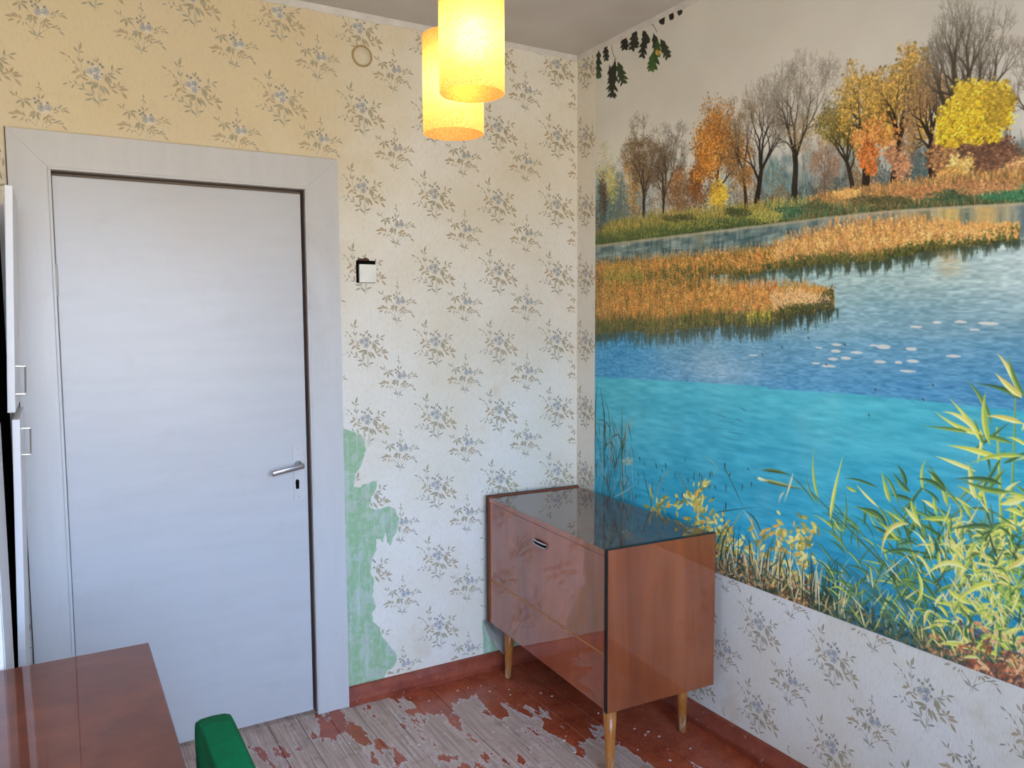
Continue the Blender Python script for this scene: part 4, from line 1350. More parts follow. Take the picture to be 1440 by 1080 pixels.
# reeds at the left edge
for (p, w, c) in [([(845, 545), (852, 620), (846, 712)], 3, DGR), ([(852, 566), (850, 640), (853, 710)], 2.5, (60, 74, 60)), ([(876, 572), (876, 650), (880, 730)], 3, (52, 72, 58)),
                  ([(841, 540), (838, 600), (840, 700)], 2.5, DGR), ([(862, 590), (868, 650), (860, 712)], 2.2, (66, 78, 66)), ([(858, 618), (872, 612), (874, 640)], 2.6, DGR),
                  ([(846, 640), (862, 622), (868, 665)], 2.2, DGR), ([(840, 590), (858, 600), (862, 640)], 2.0, (60, 74, 60)), ([(882, 590), (880, 640), (884, 690)], 1.8, (74, 86, 70)),
                  ([(850, 560), (858, 590), (856, 640)], 1.6, DGR), ([(866, 640), (874, 668), (862, 700)], 1.8, (80, 90, 76))]:
    blade(p, w, c)
for k in range(120):
    u, v = nrg.uniform(838, 890), nrg.uniform(585, 712)
    blade([(u, v), (u + nrg.uniform(-7, 7), v + nrg.uniform(14, 40))], nrg.uniform(1.0, 2.2), [DGR, (60, 76, 60), (100, 110, 96), (150, 150, 134)][nrg.integers(0, 4)])
scatter_tree(884, 648, 8, 5, 110, [(190, 186, 160), (160, 160, 130)], 0.6, 1.4, 0.8)
bank_v = lambda u: 808 + 0.362 * (u - 1006)
# tangled undergrowth along the lower border
for k in range(620):
    u = nrg.uniform(838, 1650)
    b = bank_v(u)
    hgt = nrg.uniform(12, 62) * (1.0 if u < 1200 else 0.9)
    c = [DGR, (56, 80, 60), (86, 96, 60), (150, 140, 90), (196, 190, 150), (70, 88, 72)][nrg.integers(0, 6)]
    du = nrg.normal(0, 12)
    blade([(u, b + 4), (u + du * 0.3, b - hgt * 0.6), (u + du, b - hgt)], nrg.uniform(1.0, 2.4), c)
for (u0, u1, dep, cols, n) in [(838, 1010, 26, [DGR, (64, 84, 60), (40, 70, 76)], 900), (1006, 1150, 46, [(170, 116, 74), (196, 146, 96), (122, 84, 56), (206, 164, 112), (88, 64, 46)], 2600),
                               (1010, 1180, 24, [(64, 60, 42), (96, 80, 54), (52, 72, 50)], 800), (1140, 1330, 30, [(36, 66, 62), (60, 86, 58), (44, 80, 90), (110, 104, 66)], 1600),
                               (1290, 1440, 34, [(176, 132, 96), (60, 76, 66), (150, 110, 82), (90, 96, 66)], 1500), (1360, 1660, 70, [(166, 92, 62), (196, 124, 86), (130, 70, 50), (100, 80, 66), (52, 66, 74)], 3800)]:
    u = nrg.uniform(u0, u1, n)
    v = bank_v(u) - dep * nrg.random(n) ** 1.6 + 3
    c = A3(cols)[nrg.integers(0, len(cols), n)] * (0.8 + 0.4 * nrg.random((n, 1)))
    dots(u, v, 0.6 + 0.9 * nrg.random(n), c, 0.6)
    for q in range(n // 5):
        an, L = nrg.uniform(0, 6.28), nrg.uniform(4, 11)
        blade([(u[q], v[q]), (u[q] + L * math.cos(an), v[q] - abs(L * math.sin(an)))], nrg.uniform(1.6, 4.2), tuple(c[q]), None, 'lens')
# twigs and yellowing leaves in the middle
for (p, w, c) in [([(916, 720), (918, 690), (918, 668)], 2.2, (92, 92, 60)), ([(905, 660), (912, 690), (920, 720)], 1.8, DGR), ([(925, 712), (930, 675), (950, 660)], 2.0, (150, 150, 110)),
                  ([(952, 660), (968, 690), (980, 720)], 2.2, (110, 116, 66)), ([(980, 740), (984, 700), (984, 665)], 2.6, (84, 84, 54)), ([(1016, 650), (1036, 690), (1046, 716)], 2.0, (70, 100, 84)),
                  ([(1046, 716), (1064, 748), (1072, 790)], 2.4, (200, 196, 150)), ([(1046, 716), (1030, 745), (1022, 790)], 2.2, (150, 156, 120)), ([(1050, 718), (1066, 735), (1076, 770)], 2.2, DGR),
                  ([(1018, 712), (1022, 760), (1028, 800)], 2.2, DGR), ([(940, 720), (955, 740), (962, 748)], 2, DGR), ([(1005, 720), (1030, 716), (1066, 712)], 1.5, DGR), ([(990, 640), (1008, 655), (1000, 668)], 1.5, (150, 170, 140)),
                  ([(870, 668), (878, 700), (874, 715)], 2.6, (160, 150, 96)), ([(893, 690), (890, 660), (892, 640)], 1.2, (170, 180, 170)), ([(860, 700), (880, 690), (896, 678)], 1.4, (196, 190, 160))]:
    blade(p, w, c)
for (u, v, su, sv, n) in [(926, 706, 9, 14, 26), (980, 706, 10, 16, 30), (962, 702, 12, 8, 16), (985, 686, 7, 12, 14), (985, 728, 12, 12, 20), (1012, 742, 11, 14, 22), (1000, 745, 16, 8, 16), (1030, 760, 14, 16, 28),
                          (1096, 752, 10, 16, 26), (1126, 752, 12, 18, 32), (1104, 790, 16, 22, 34), (1132, 790, 12, 20, 26), (1060, 770, 16, 20, 30), (1146, 742, 10, 6, 10)]:
    for k in range(n):
        a, b = u + nrg.normal(0, su * 0.6), v + nrg.normal(0, sv * 0.6)
        an = nrg.uniform(0, 2 * math.pi)
        L = nrg.uniform(5, 13)
        c = [(206, 190, 100), (190, 172, 84), (222, 206, 130), (160, 150, 70), (120, 124, 62), (206, 160, 70)][nrg.integers(0, 6)]
        blade([(a, b), (a + L * math.cos(an), b + L * math.sin(an) * 1.3)], nrg.uniform(3.2, 7.0), c, tuple(min(255, x + 24) for x in c), 'lens')
for k in range(150):
    u, v = nrg.uniform(845, 1060), nrg.uniform(640, 720)
    if nrg.random() < 0.35:
        blade([(u, v), (u + nrg.uniform(-3, 3), v + nrg.uniform(4, 12))], nrg.uniform(1.5, 2.8), (48, 64, 56))
for k in range(170):                                    # pale and dark stalks among the leaves
    u = nrg.uniform(1000, 1190)
    b = bank_v(u)
    h_ = nrg.uniform(20, 85)
    du = nrg.normal(0, 14)
    c = [(214, 206, 160), (40, 62, 48), (34, 54, 50), (196, 170, 110), (56, 84, 58)][nrg.integers(0, 5)]
    blade([(u, b - nrg.uniform(0, 30)), (u + du * 0.4, b - h_ * 0.7), (u + du, b - h_)], nrg.uniform(1.2, 2.6), c)
# broken reeds floating
for (p, w, c, c2) in [([(1072, 660), (1095, 662), (1114, 668)], 5, (66, 88, 50), (110, 120, 60)), ([(1068, 672), (1100, 680), (1132, 687)], 6, (88, 104, 56), (170, 176, 120)), ([(1066, 671), (1072, 673), (1082, 676)], 5, PAL, PAL),
                      ([(1116, 664), (1110, 685), (1103, 706)], 3.5, (190, 196, 160), PAL), ([(1104, 690), (1098, 698), (1096, 708)], 3, (190, 196, 160), None), ([(1114, 668), (1135, 690), (1150, 712)], 2.5, (70, 110, 90), None)]:
    blade(p, w, c, c2)
# main reed stems on the right
LEAFC = [((196, 200, 84), (226, 224, 130)), ((150, 176, 76), (206, 208, 104)), ((84, 122, 62), (150, 172, 84)), ((52, 90, 56), (96, 130, 72)), ((206, 190, 96), (232, 226, 160)), ((60, 104, 74), (120, 160, 110)), ((214, 210, 110), (236, 232, 170))]
for (p, w, c) in [([(1336, 900), (1240, 790), (1140, 690)], 4.5, (62, 92, 60)), ([(1310, 905), (1262, 820), (1210, 745)], 4, (70, 100, 62)), ([(1404, 890), (1408, 760), (1402, 600)], 6, (150, 170, 84)), ([(1412, 880), (1420, 760), (1428, 560)], 5, (110, 146, 76)),
                  ([(1400, 850), (1340, 790), (1290, 740)], 4.5, (64, 96, 58)), ([(1370, 910), (1330, 840), (1300, 790)], 4, (206, 196, 130)), ([(1262, 890), (1230, 830), (1180, 790)], 3, (58, 88, 62)), ([(1440, 950), (1400, 880), (1362, 830)], 4, (200, 180, 90)),
                  ([(1296, 905), (1270, 860), (1262, 800)], 3, (90, 110, 66)), ([(1480, 960), (1470, 800), (1466, 640)], 8, (140, 164, 80)), ([(1560, 1000), (1550, 800), (1530, 560)], 8, (150, 170, 84)), ([(1620, 1000), (1600, 850), (1590, 650)], 7, (110, 146, 76))]:
    blade(p, w, c, tuple(min(255, x + 40) for x in c), 'stem')
def leafy(n, u0, u1, v0, v1, Lr, wr, idx, ang):
    for k in range(n):
        u, v = nrg.uniform(u0, u1), nrg.uniform(v0, v1)
        if v > bank_v(u) - 12:
            continue
        a = math.radians(nrg.choice(ang) + nrg.normal(0, 16))
        L = nrg.uniform(*Lr)
        c, c2 = LEAFC[idx[nrg.integers(0, len(idx))]]
        eu, ev = u + L * math.cos(a), v - L * math.sin(a)
        mu, mv = (u + eu) / 2 + nrg.normal(0, L * 0.06), (v + ev) / 2 - abs(nrg.normal(0, L * 0.10))
        blade([(u, v), (mu, mv), (eu, ev)], nrg.uniform(*wr), c, c2)
leafy(150, 1170, 1320, 730, 890, (18, 52), (1.6, 3.8), (2, 3, 3, 5, 1), (125, 115, 140, 60, 160))
leafy(240, 1260, 1640, 720, 940, (22, 64), (1.8, 4.5), (3, 3, 2, 5), (130, 50, 150, 110, 170))
leafy(210, 1310, 1640, 700, 930, (22, 58), (2.2, 5.5), (0, 1, 4, 2, 0, 6), (130, 50, 150, 25, 165, 80, 110))
leafy(60, 1360, 1640, 580, 760, (30, 70), (3, 6), (0, 1, 6, 2, 3), (140, 160, 40, 20, 110, 180))
leafy(26, 1230, 1340, 680, 760, (26, 50), (3, 6), (2, 3, 1), (125, 150, 105, 165))
for k in range(420):                                    # the sunlit tangle
    u = 1405 + nrg.normal(0, 48) if k % 3 else nrg.uniform(1460, 1640)
    v = nrg.uniform(730, 905)
    if v > bank_v(u) - 20 or u < 1300:
        continue
    L = nrg.uniform(10, 38)
    a_ = nrg.uniform(0, 6.28)
    c, c2 = LEAFC[(0, 4, 6, 1, 1, 2, 3)[nrg.integers(0, 7)]]
    blade([(u, v), (u + L * 0.5 * math.cos(a_) + nrg.normal(0, 3), v + L * 0.5 * math.sin(a_) - 3), (u + L * math.cos(a_), v + L * math.sin(a_))], nrg.uniform(1.8, 4.4), c, c2)
for k in range(240):                                    # fine stalks woven through the thicket
    u = nrg.uniform(1200, 1640)
    v = bank_v(u) - nrg.uniform(5, 190) * min(1, (u - 1150) / 200)
    L = nrg.uniform(14, 46)
    a_ = math.radians(nrg.choice((70, 115, 125, 95, 55)) + nrg.normal(0, 14))
    c = [(206, 200, 130), (176, 180, 96), (64, 92, 62), (50, 78, 60), (222, 206, 150), (140, 156, 90)][nrg.integers(0, 6)]
    blade([(u, v), (u + L * math.cos(a_), v - L * math.sin(a_))], nrg.uniform(1.2, 2.6), c)
for (p, w, i) in [([(1152, 700), (1145, 670), (1144, 630)], 6, 1), ([(1168, 730), (1174, 690), (1186, 640)], 7, 0), ([(1172, 728), (1180, 742), (1188, 744)], 5, 1), ([(1152, 706), (1140, 690), (1134, 662)], 4, 2),
                  ([(1252, 705), (1246, 685), (1240, 662)], 8, 1), ([(1296, 740), (1282, 722), (1272, 712)], 8, 6), ([(1236, 712), (1218, 695), (1205, 680)], 5, 6), ([(1205, 690), (1196, 686), (1190, 682)], 6, 1),
                  ([(1280, 690), (1268, 680), (1256, 662)], 10, 5), ([(1330, 690), (1310, 676), (1290, 672)], 8, 3), ([(1330, 688), (1316, 670), (1304, 660)], 6, 3), ([(1278, 735), (1250, 745), (1240, 782)], 8, 4),
                  ([(1395, 740), (1370, 738), (1338, 742)], 8, 3), ([(1290, 775), (1262, 772), (1240, 778)], 6, 3), ([(1380, 608), (1350, 600), (1315, 578)], 8, 0), ([(1378, 618), (1362, 590), (1336, 560)], 8, 0), ([(1360, 606), (1335, 602), (1300, 598)], 6, 2), ([(1374, 606), (1350, 585), (1326, 578)], 7, 6),
                  ([(1392, 624), (1384, 585), (1386, 550)], 9, 1), ([(1436, 556), (1420, 520), (1402, 496)], 8, 4), ([(1434, 560), (1410, 546), (1372, 538)], 7, 3), ([(1436, 558), (1416, 540), (1400, 524)], 9, 4), ([(1440, 556), (1426, 530), (1418, 500)], 7, 2),
                  ([(1408, 645), (1370, 632), (1332, 625)], 9, 0), ([(1440, 595), (1410, 586), (1388, 584)], 8, 4), ([(1440, 640), (1400, 640), (1366, 650)], 7, 1), ([(1372, 700), (1366, 680), (1362, 654)], 8, 6), ([(1408, 680), (1380, 672), (1344, 672)], 8, 3), ([(1420, 690), (1385, 686), (1350, 672)], 9, 2),
                  ([(1440, 700), (1420, 705), (1406, 708)], 10, 6), ([(1440, 725), (1425, 716), (1412, 716)], 8, 0), ([(1440, 780), (1432, 790), (1412, 800)], 9, 4), ([(1366, 848), (1345, 836), (1332, 826)], 10, 0), ([(1360, 800), (1330, 790), (1300, 810)], 8, 6), ([(1400, 820), (1372, 824), (1340, 850)], 9, 0),
                  ([(1300, 880), (1306, 858), (1320, 868)], 6, 4), ([(1290, 800), (1296, 830), (1284, 850)], 6, 0), ([(1372, 915), (1362, 900), (1352, 890)], 8, 4)]:
    c, c2 = LEAFC[i]
    blade(p, w * 0.78, c, c2)
# dry red-brown tangle at the right end
for k in range(150):
    u = nrg.uniform(1352, 1660)
    v = bank_v(u) - nrg.uniform(-4, 62)
    c = [(176, 100, 68), (206, 140, 98), (140, 78, 54), (222, 170, 124), (96, 66, 58)][nrg.integers(0, 5)]
    blade([(u, v), (u + nrg.uniform(-14, 14), v - nrg.uniform(0, 14)), (u + nrg.uniform(-24, 24), v + nrg.uniform(-6, 22))], nrg.uniform(2, 5), c, tuple(min(255, x + 26) for x in c))
# oak leaves hanging in at the top left
def oak(u, v, L, W, ang, c):
    a = math.radians(ang)
    W = W * 1.25
    for k in range(4):
        t = 0.16 + 0.25 * k
        ww_ = W * (0.7, 1.0, 1.1, 0.75)[k]
        pu, pv = u + L * t * math.cos(a) * 0.72, v + L * t * math.sin(a)
        for s in (-1, 1):
            q = a + s * 0.85
            blade([(pu - ww_ * 0.2 * math.cos(q), pv - ww_ * 0.2 * math.sin(q)), (pu + ww_ * math.cos(q) * 0.75, pv + ww_ * math.sin(q))], 6.5, tuple(x * nrg.uniform(0.8, 1.25) for x in c), None, 'lens')
    blade([(u, v), (u + L * math.cos(a) * 0.72, v + L * math.sin(a))], W * 1.3, c, None, 'lens')
for (u, v, L, W, a, c) in [(843, 70, 36, 7, 92, (36, 48, 30)), (852, 60, 24, 6, 85, (30, 34, 24)), (866, 84, 52, 11, 98, (28, 34, 22)), (870, 88, 30, 10, 70, (40, 58, 34)), (858, 92, 44, 9, 80, (26, 30, 22)), (878, 46, 22, 8, 85, (26, 28, 20)),
                           (895, 40, 30, 8, 105, (24, 28, 20)), (892, 42, 24, 7, 80, (28, 32, 22)), (908, 48, 32, 8, 100, (24, 28, 22)), (920, 48, 30, 8, 75, (30, 36, 24)), (926, 56, 40, 9, 100, (44, 74, 34)), (930, 56, 28, 8, 60, (36, 50, 28)),
                           (918, 76, 22, 8, 95, (54, 90, 40)), (934, 22, 10, 5, 110, (30, 30, 24)), (944, 14, 12, 4, 80, (30, 30, 24)), (954, 10, 10, 4, 60, (34, 34, 28)), (842, 98, 10, 5, 80, (50, 70, 40)), (905, 44, 18, 6, 60, (26, 30, 22))]:
    oak(u, v, L, W, a, c)
for p in [[(958, 8), (930, 24), (905, 36)], [(905, 36), (885, 44), (850, 62)], [(862, 52), (862, 72), (868, 84)], [(905, 36), (915, 32), (925, 46)]]:
    blade(p, 1.8, (44, 40, 32), None, 'stem')
scatter_tree(926, 74, 4, 4, 30, [(226, 170, 60), (206, 140, 50)], 0.8, 1.8, 0.9)

# the print is crisp: a little more contrast in the wood and the reeds
g_ = np.clip((470 - PV) / 30, 0, 1)[..., None] * np.clip((PV - bank_top + 140) / 60, 0, 1)[..., None]
canvas += (np.clip((canvas - 140) * 1.22 + 138, 8, 250) - canvas) * g_
# faded inks: the wood has lost some of its colour
lum = canvas.mean(-1, keepdims=True)
canvas += (lum * A3((1.02, 1.0, 0.96)) - canvas) * 0.20 * np.clip((480 - PV) / 30, 0, 1)[..., None]
# grid with one colour per cell corner
rows, cols_ = MH, MW
ys = MUR[1] - (np.arange(cols_) / (cols_ - 1)) * (MUR[1] - MUR[0])
zs = MUR[3] - (np.arange(rows) / (rows - 1)) * (MUR[3] - MUR[2])
Yg, Zg = np.meshgrid(ys, zs)
verts = np.empty((rows * cols_, 3), np.float32)
verts[:, 0] = -0.0032
verts[:, 1] = Yg.ravel()
verts[:, 2] = Zg.ravel()
idx = np.arange(rows * cols_, dtype=np.int32).reshape(rows, cols_)
quads = np.stack([idx[:-1, :-1], idx[1:, :-1], idx[1:, 1:], idx[:-1, 1:]], -1).reshape(-1, 4)
me = bpy.data.meshes.new('photo_mural')
me.vertices.add(len(verts))
me.vertices.foreach_set('co', verts.ravel())
me.loops.add(quads.size)
me.loops.foreach_set('vertex_index', quads.ravel())
me.polygons.add(len(quads))
me.polygons.foreach_set('loop_start', np.arange(0, quads.size, 4, dtype=np.int32))
me.polygons.foreach_set('loop_total', np.full(len(quads), 4, np.int32))
me.update(calc_edges=True)
srgb = np.clip(canvas.reshape(-1, 3), 0, 255) / 255.0
linear = np.where(srgb <= 0.04045, srgb / 12.92, ((srgb + 0.055) / 1.055) ** 2.4)
rgba = np.ones((len(verts), 4), np.float32)
rgba[:, :3] = np.clip(linear * MURAL_INK, 0, 0.95)
att = me.color_attributes.new('ink', 'FLOAT_COLOR', 'POINT')
att.data.foreach_set('color', rgba.ravel())
mural = tag(link('photo_mural', me, M['mural']), 'printed wall mural of an autumn lake with reeds and yellow trees', 'mural')
# the paper's thickness: a narrow cut edge all round
bm = bmesh.new()
e = 0.0012
y0, y1, z0, z1 = MUR
add_box(bm, (-0.0032, y0 - e, z0 - e), (-0.0024, y1 + e, z0))
add_box(bm, (-0.0032, y1, z0), (-0.0024, y1 + e, z1))
add_box(bm, (-0.0032, y0 - e, z0), (-0.0024, y0, z1))
bm_obj('cut_edge', bm, M['white'], mural)

# ------------------------------------------------------------------ door
M['shade_joint'] = plain('dirt_and_crack_shade', (104, 82, 58), 0.9, 0, 0.35, 40)
door = tag(empty('door_1', (0, 0, 0)), 'closed white flush door with wide white casing', 'door', kind='structure')
CT = 0.024                                        # casing thickness in front of the wall
CX0, CX1, CZ = -2.166, -1.112, 2.133
IX0, IX1, IZ = DX0 + 0.004, DX1 - 0.004, DZ - 0.002
prism('casing_board', [(CX0, 0.001), (IX0, 0.001), (IX0, IZ), (CX0, CZ)], 1, -CT, -0.0005, M['casing'], door)
prism('casing_board', [(IX1, 0.001), (CX1, 0.001), (CX1, CZ), (IX1, IZ)], 1, -CT, -0.0005, M['casing'], door)
prism('casing_board', [(CX0 + 0.0004, CZ), (IX0 + 0.0004, IZ + 0.0004), (IX1 - 0.0004, IZ + 0.0004), (CX1 - 0.0004, CZ)], 1, -CT, -0.0005, M['casing'], door)
# dark strip painting dirt and crack shadow between casing and wallpaper
box('shade_joint', (CX0 - 0.001, -0.004, CZ + 0.0004), (CX1 + 0.001, -0.0006, CZ + 0.0045), M['shade_joint'], door)
box('shade_joint', (CX0 - 0.0036, -0.004, 0.002), (CX0 - 0.0004, -0.0006, CZ + 0.0045), M['shade_joint'], door)
box('shade_joint', (CX1 + 0.0004, -0.004, 0.002), (CX1 + 0.0024, -0.0006, CZ + 0.0003), M['shade_joint'], door)
# rounded bead on the inner edge of the casing
bm = bmesh.new()
add_box(bm, (IX0 - 0.001, -CT - 0.005, 0.001), (IX0 + 0.009, -CT + 0.012, IZ - 0.009), 0.003)
bm_obj('bead', bm, M['casing'], door)
bm = bmesh.new()
add_box(bm, (IX1 - 0.009, -CT - 0.005, 0.001), (IX1 + 0.001, -CT + 0.012, IZ - 0.009), 0.003)
bm_obj('bead', bm, M['bead'], door)
bm = bmesh.new()
add_box(bm, (IX0 - 0.001, -CT - 0.005, IZ - 0.009), (IX1 + 0.001, -CT + 0.012, IZ + 0.001), 0.003)
bm_obj('bead', bm, M['casing'], door)
# jamb with a stop behind the leaf
for lo, hi in (((DX0 + 0.0005, 0.0, 0.0), (DX0 + 0.012, T, DZ - 0.001)), ((DX1 - 0.012, 0.0, 0.0), (DX1 - 0.0005, T, DZ - 0.001)), ((DX0 + 0.012, 0.0, DZ - 0.012), (DX1 - 0.012, T, DZ - 0.001)),
               ((DX0 + 0.012, 0.047, 0.0), (DX0 + 0.034, T, DZ - 0.012)), ((DX1 - 0.034, 0.047, 0.0), (DX1 - 0.012, T, DZ - 0.012)), ((DX0 + 0.034, 0.047, DZ - 0.034), (DX1 - 0.034, T, DZ - 0.012))):
    box('jamb', lo, hi, M['gap'], door)
LX0, LX1, LZ0, LZ1 = -2.0475, -1.2485, 0.012, 1.999
box('leaf', (LX0, 0.002, LZ0), (LX1, 0.042, LZ1), M['door'], door, 0.002)
box('threshold', (DX0 + 0.034, 0.05, -0.001), (DX1 - 0.034, T, 0.02), M['gap'], door)
for hz in (1.665, 0.30):                               # hinge knuckles on the left edge
    hg = lathe('hinge', [(0.0, -0.05), (0.0065, -0.05), (0.0065, 0.05), (0.0, 0.05)], M['casing'], door, 12, (LX0 - 0.002, -0.004, hz), False)
# lever handle on a painted plate
px0, px1, pz0, pz1 = -1.302, -1.262, 0.853, 1.058
plate = tag(box('handle_plate', (px0, -0.0015, pz0), (px1, 0.0025, pz1), M['casing'], door, 0.001), 'white painted lock plate')
prism('keyhole', [(-1.288 + 0.007 * math.cos(a), 0.922 + 0.009 * math.sin(a)) for a in (math.pi * k / 8 for k in range(9))] + [(-1.294, 0.894), (-1.282, 0.894)], 1, -0.0025, -0.0012, M['dark'], plate)
for sz in (0.862, 1.049):
    lathe('screw', [(0.0, 0), (0.004, 0), (0.003, 0.0015), (0.0, 0.0016)], M['bead'], plate, 10, (0, 0, 0), False).matrix_local = Matrix.Translation((-1.283, -0.0015, sz)) @ Matrix.Rotation(math.radians(90), 4, 'X')
lev = tag(empty('lever_handle', (-1.284, -0.002, 0.988), 0, door), 'worn chrome lever handle')
lathe('rosette', [(0, 0), (0.014, 0), (0.014, 0.004), (0.009, 0.007), (0.009, 0.046), (0, 0.046)], M['chrome'], lev, 20, (0, 0, 0), False).rotation_euler = (math.radians(90), 0, 0)
bm = bmesh.new()
add_box(bm, (-0.108, -0.052, -0.0105), (0.012, -0.040, 0.0085), 0.005, 3)
for v in bm.verts:
    v.co.z += v.co.x * 0.13 + (-0.004 if v.co.x < -0.06 else 0)
bm_obj('lever', bm, M['chrome'], lev, True)

# ------------------------------------------------------------------ light switch and old box cover
sw = tag(empty('light_switch', (-1.0005, 0, 1.719)), 'square cream light switch in a dark recess beside the door', 'switch')
box('back_box', (-0.039, -0.006, -0.043), (0.038, -0.0016, 0.043), M['dark'], sw)
box('rocker', (-0.031, -0.020, -0.042), (0.038, -0.006, 0.028), M['switch'], sw, 0.003)
bm = bmesh.new()
add_prism(bm, [(-0.034, 0.043), (-0.030, 0.052), (-0.012, 0.050), (0.0, 0.056), (0.012, 0.050), (0.016, 0.043)], 1, -0.003, -0.0016)
bm_obj('chipped_hole', bm, plain('bare_brick_chip', (88, 62, 44), 0.9), sw)
jb = tag(empty('junction_box_cover', (-0.999, -0.0014, 2.535)), 'round papered-over junction box cover near the ceiling', 'cover')
o = lathe('disc', [(0, 0), (0.034, 0), (0.033, 0.0035), (0, 0.004)], M['paper'], jb, 40, (0, 0, 0), False)
o.rotation_euler = (math.radians(90), 0, 0)
o = lathe('rim', [(0.0345, 0), (0.041, 0), (0.0405, 0.004), (0.037, 0.006), (0.0345, 0.004), (0.0345, 0)], plain('yellowed_rim', (176, 150, 96), 0.6), jb, 40, (0, 0, 0), False)
o.rotation_euler = (math.radians(90), 0, 0)

# ------------------------------------------------------------------ cabinet in the corner
cab = tag(empty('cabinet', (-0.545, -0.962, 0), math.radians(-2.875)), 'glossy mahogany sideboard cabinet on tapered legs in the corner', 'cabinet')
CL, CW, ZB, ZT = 0.918, 0.452, 0.236, 0.784
S = 0.018
def panel_with_edge(name, lo, hi, mat):
    return box(name, lo, hi, mat, cab, 0.0012, 1)
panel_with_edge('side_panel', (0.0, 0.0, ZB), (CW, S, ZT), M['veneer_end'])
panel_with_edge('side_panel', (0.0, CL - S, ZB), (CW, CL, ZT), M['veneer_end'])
# dark edge banding on the front and top edges of the sides
for y0 in (0.0, CL - S):
    bm = bmesh.new()
    add_box(bm, (-0.0022, y0 + 0.0002, ZB), (-0.0002, y0 + S - 0.0002, ZT + 0.0018))
    add_box(bm, (-0.0002, y0 + 0.0002, ZT + 0.0002), (CW, y0 + S - 0.0002, ZT + 0.0018))
    bm_obj('edge_banding', bm, M['edge'], cab)
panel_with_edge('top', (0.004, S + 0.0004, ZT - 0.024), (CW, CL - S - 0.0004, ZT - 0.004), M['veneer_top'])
box('top_edge', (0.0015, S + 0.0004, ZT - 0.024), (0.0038, CL - S - 0.0004, ZT - 0.0045), M['veneer'], cab)
panel_with_edge('bottom', (0.006, S + 0.0004, ZB), (CW, CL - S - 0.0004, ZB + 0.018), M['veneer'])
panel_with_edge('back', (CW - 0.008, S + 0.0004, ZB + 0.018), (CW - 0.001, CL - S - 0.0004, ZT - 0.025), M['veneer'])
flap = box('flap_door', (0.004, S + 0.002, 0.430), (0.022, CL - S - 0.002, ZT - 0.026), M['veneer'], cab, 0.0012, 1)
box('lower_panel', (0.004, S + 0.002, ZB + 0.001), (0.022, CL - S - 0.002, 0.4235), M['veneer'], cab, 0.0012, 1)
tag(box('inlay_strip', (0.003, S + 0.002, 0.424), (0.012, CL - S - 0.002, 0.4295), M['stripe'], cab), 'light wood strip between flap and lower panel')
# oval recessed pull
hy, hz = 0.455, 0.694
pull = tag(empty('pull_handle', (0.004, hy, hz), 0, cab), 'small chrome pull with dark recess')
ov = [(0.055 * (abs(math.cos(a)) ** 0.6) * (1 if math.cos(a) > 0 else -1), 0.0125 * (abs(math.sin(a)) ** 0.8) * (1 if math.sin(a) > 0 else -1)) for a in (2 * math.pi * k / 28 for k in range(28))]
bm = bmesh.new()
add_prism(bm, [(p[0] * 0.9, p[1] * 0.75) for p in ov], 0, -0.0016, -0.0002)
bm_obj('recess', bm, M['dark'], pull)
bm = bmesh.new()
add_tube(bm, [(-0.003, p[0], p[1]) for p in ov[14:] + ov[:1]], 0.0028, 8)
add_tube(bm, [(-0.0105 + 0.004 * abs(k / 5 - 1), -0.052 + 0.0104 * k, 0.006) for k in range(11)], 0.0035, 8)
bm_obj('rim', bm, M['chrome'], pull, True)
# tapered legs
lp = [(0.0, 0.0), (0.0105, 0.0), (0.0115, 0.004), (0.0205, ZB + 0.0)]
for lx, ly, dx, dy in ((0.034, 0.036, 0.008, -0.014), (0.066, CL - 0.085, 0.004, 0.012), (CW - 0.040, 0.125, -0.022, 0.020), (CW - 0.052, CL - 0.085, -0.006, 0.012)):
    bm = bmesh.new()
    add_lathe(bm, [(0.0115, 0), (0.0128, 0.004), (0.0178, 0.12), (0.0240, ZB)], 24, (0, 0, 0), True)
    for v in bm.verts:
        k = 1 - v.co.z / ZB
        v.co.x += -dx * k
        v.co.y += dy * k
    lg = bm_obj('leg', bm, M['leg'], cab, True)
    lg.location = (lx, ly, 0)

# ------------------------------------------------------------------ wardrobe at the left, doors split high and low
wd = tag(empty('wardrobe', (-2.19, -0.51, 0)), 'tall white wardrobe at the left edge with upper and lower doors', 'wardrobe')
WY0, WY1, WX0, WZ1 = -0.385, 0.385, -0.565, 1.88      # local: far end is +y
def wbox(name, lo, hi, par=wd, bev=0.001):
    return box(name, lo, hi, M['wardrobe'], par, bev, 1)
wbox('side_panel', (WX0, WY0, 0.0), (-0.006, WY0 + 0.018, WZ1))
wbox('side_panel', (WX0, WY1 - 0.018, 0.0), (0.012, WY1, WZ1))
wbox('top', (WX0, WY0 + 0.018, WZ1 - 0.018), (-0.030, WY1 - 0.018, WZ1))
box('bottom', (WX0, WY0 + 0.018, 0.06), (-0.03, WY1 - 0.018, 0.078), M['dark'], wd)  # inner boards coloured black to hold the shade of the door gap
box('shelf', (WX0 + 0.012, WY0 + 0.018, 1.275), (-0.04, WY1 - 0.018, 1.292), M['dark'], wd)
box('back', (WX0, WY0 + 0.018, 0.078), (WX0 + 0.010, WY1 - 0.018, WZ1 - 0.018), M['dark'], wd)
box('shade_liner', (WX0 + 0.012, WY1 - 0.024, 0.08), (0.0, WY1 - 0.0185, WZ1 - 0.02), M['dark'], wd)  # black board added so the gap beside the door stays dark
box('plinth', (-0.06, WY0 + 0.018, 0.0), (-0.045, WY1 - 0.018, 0.06), M['wardrobe'], wd)
box('partition', (WX0 + 0.012, 0.06, 0.078), (-0.06, 0.074, 1.274), M['dark'], wd)
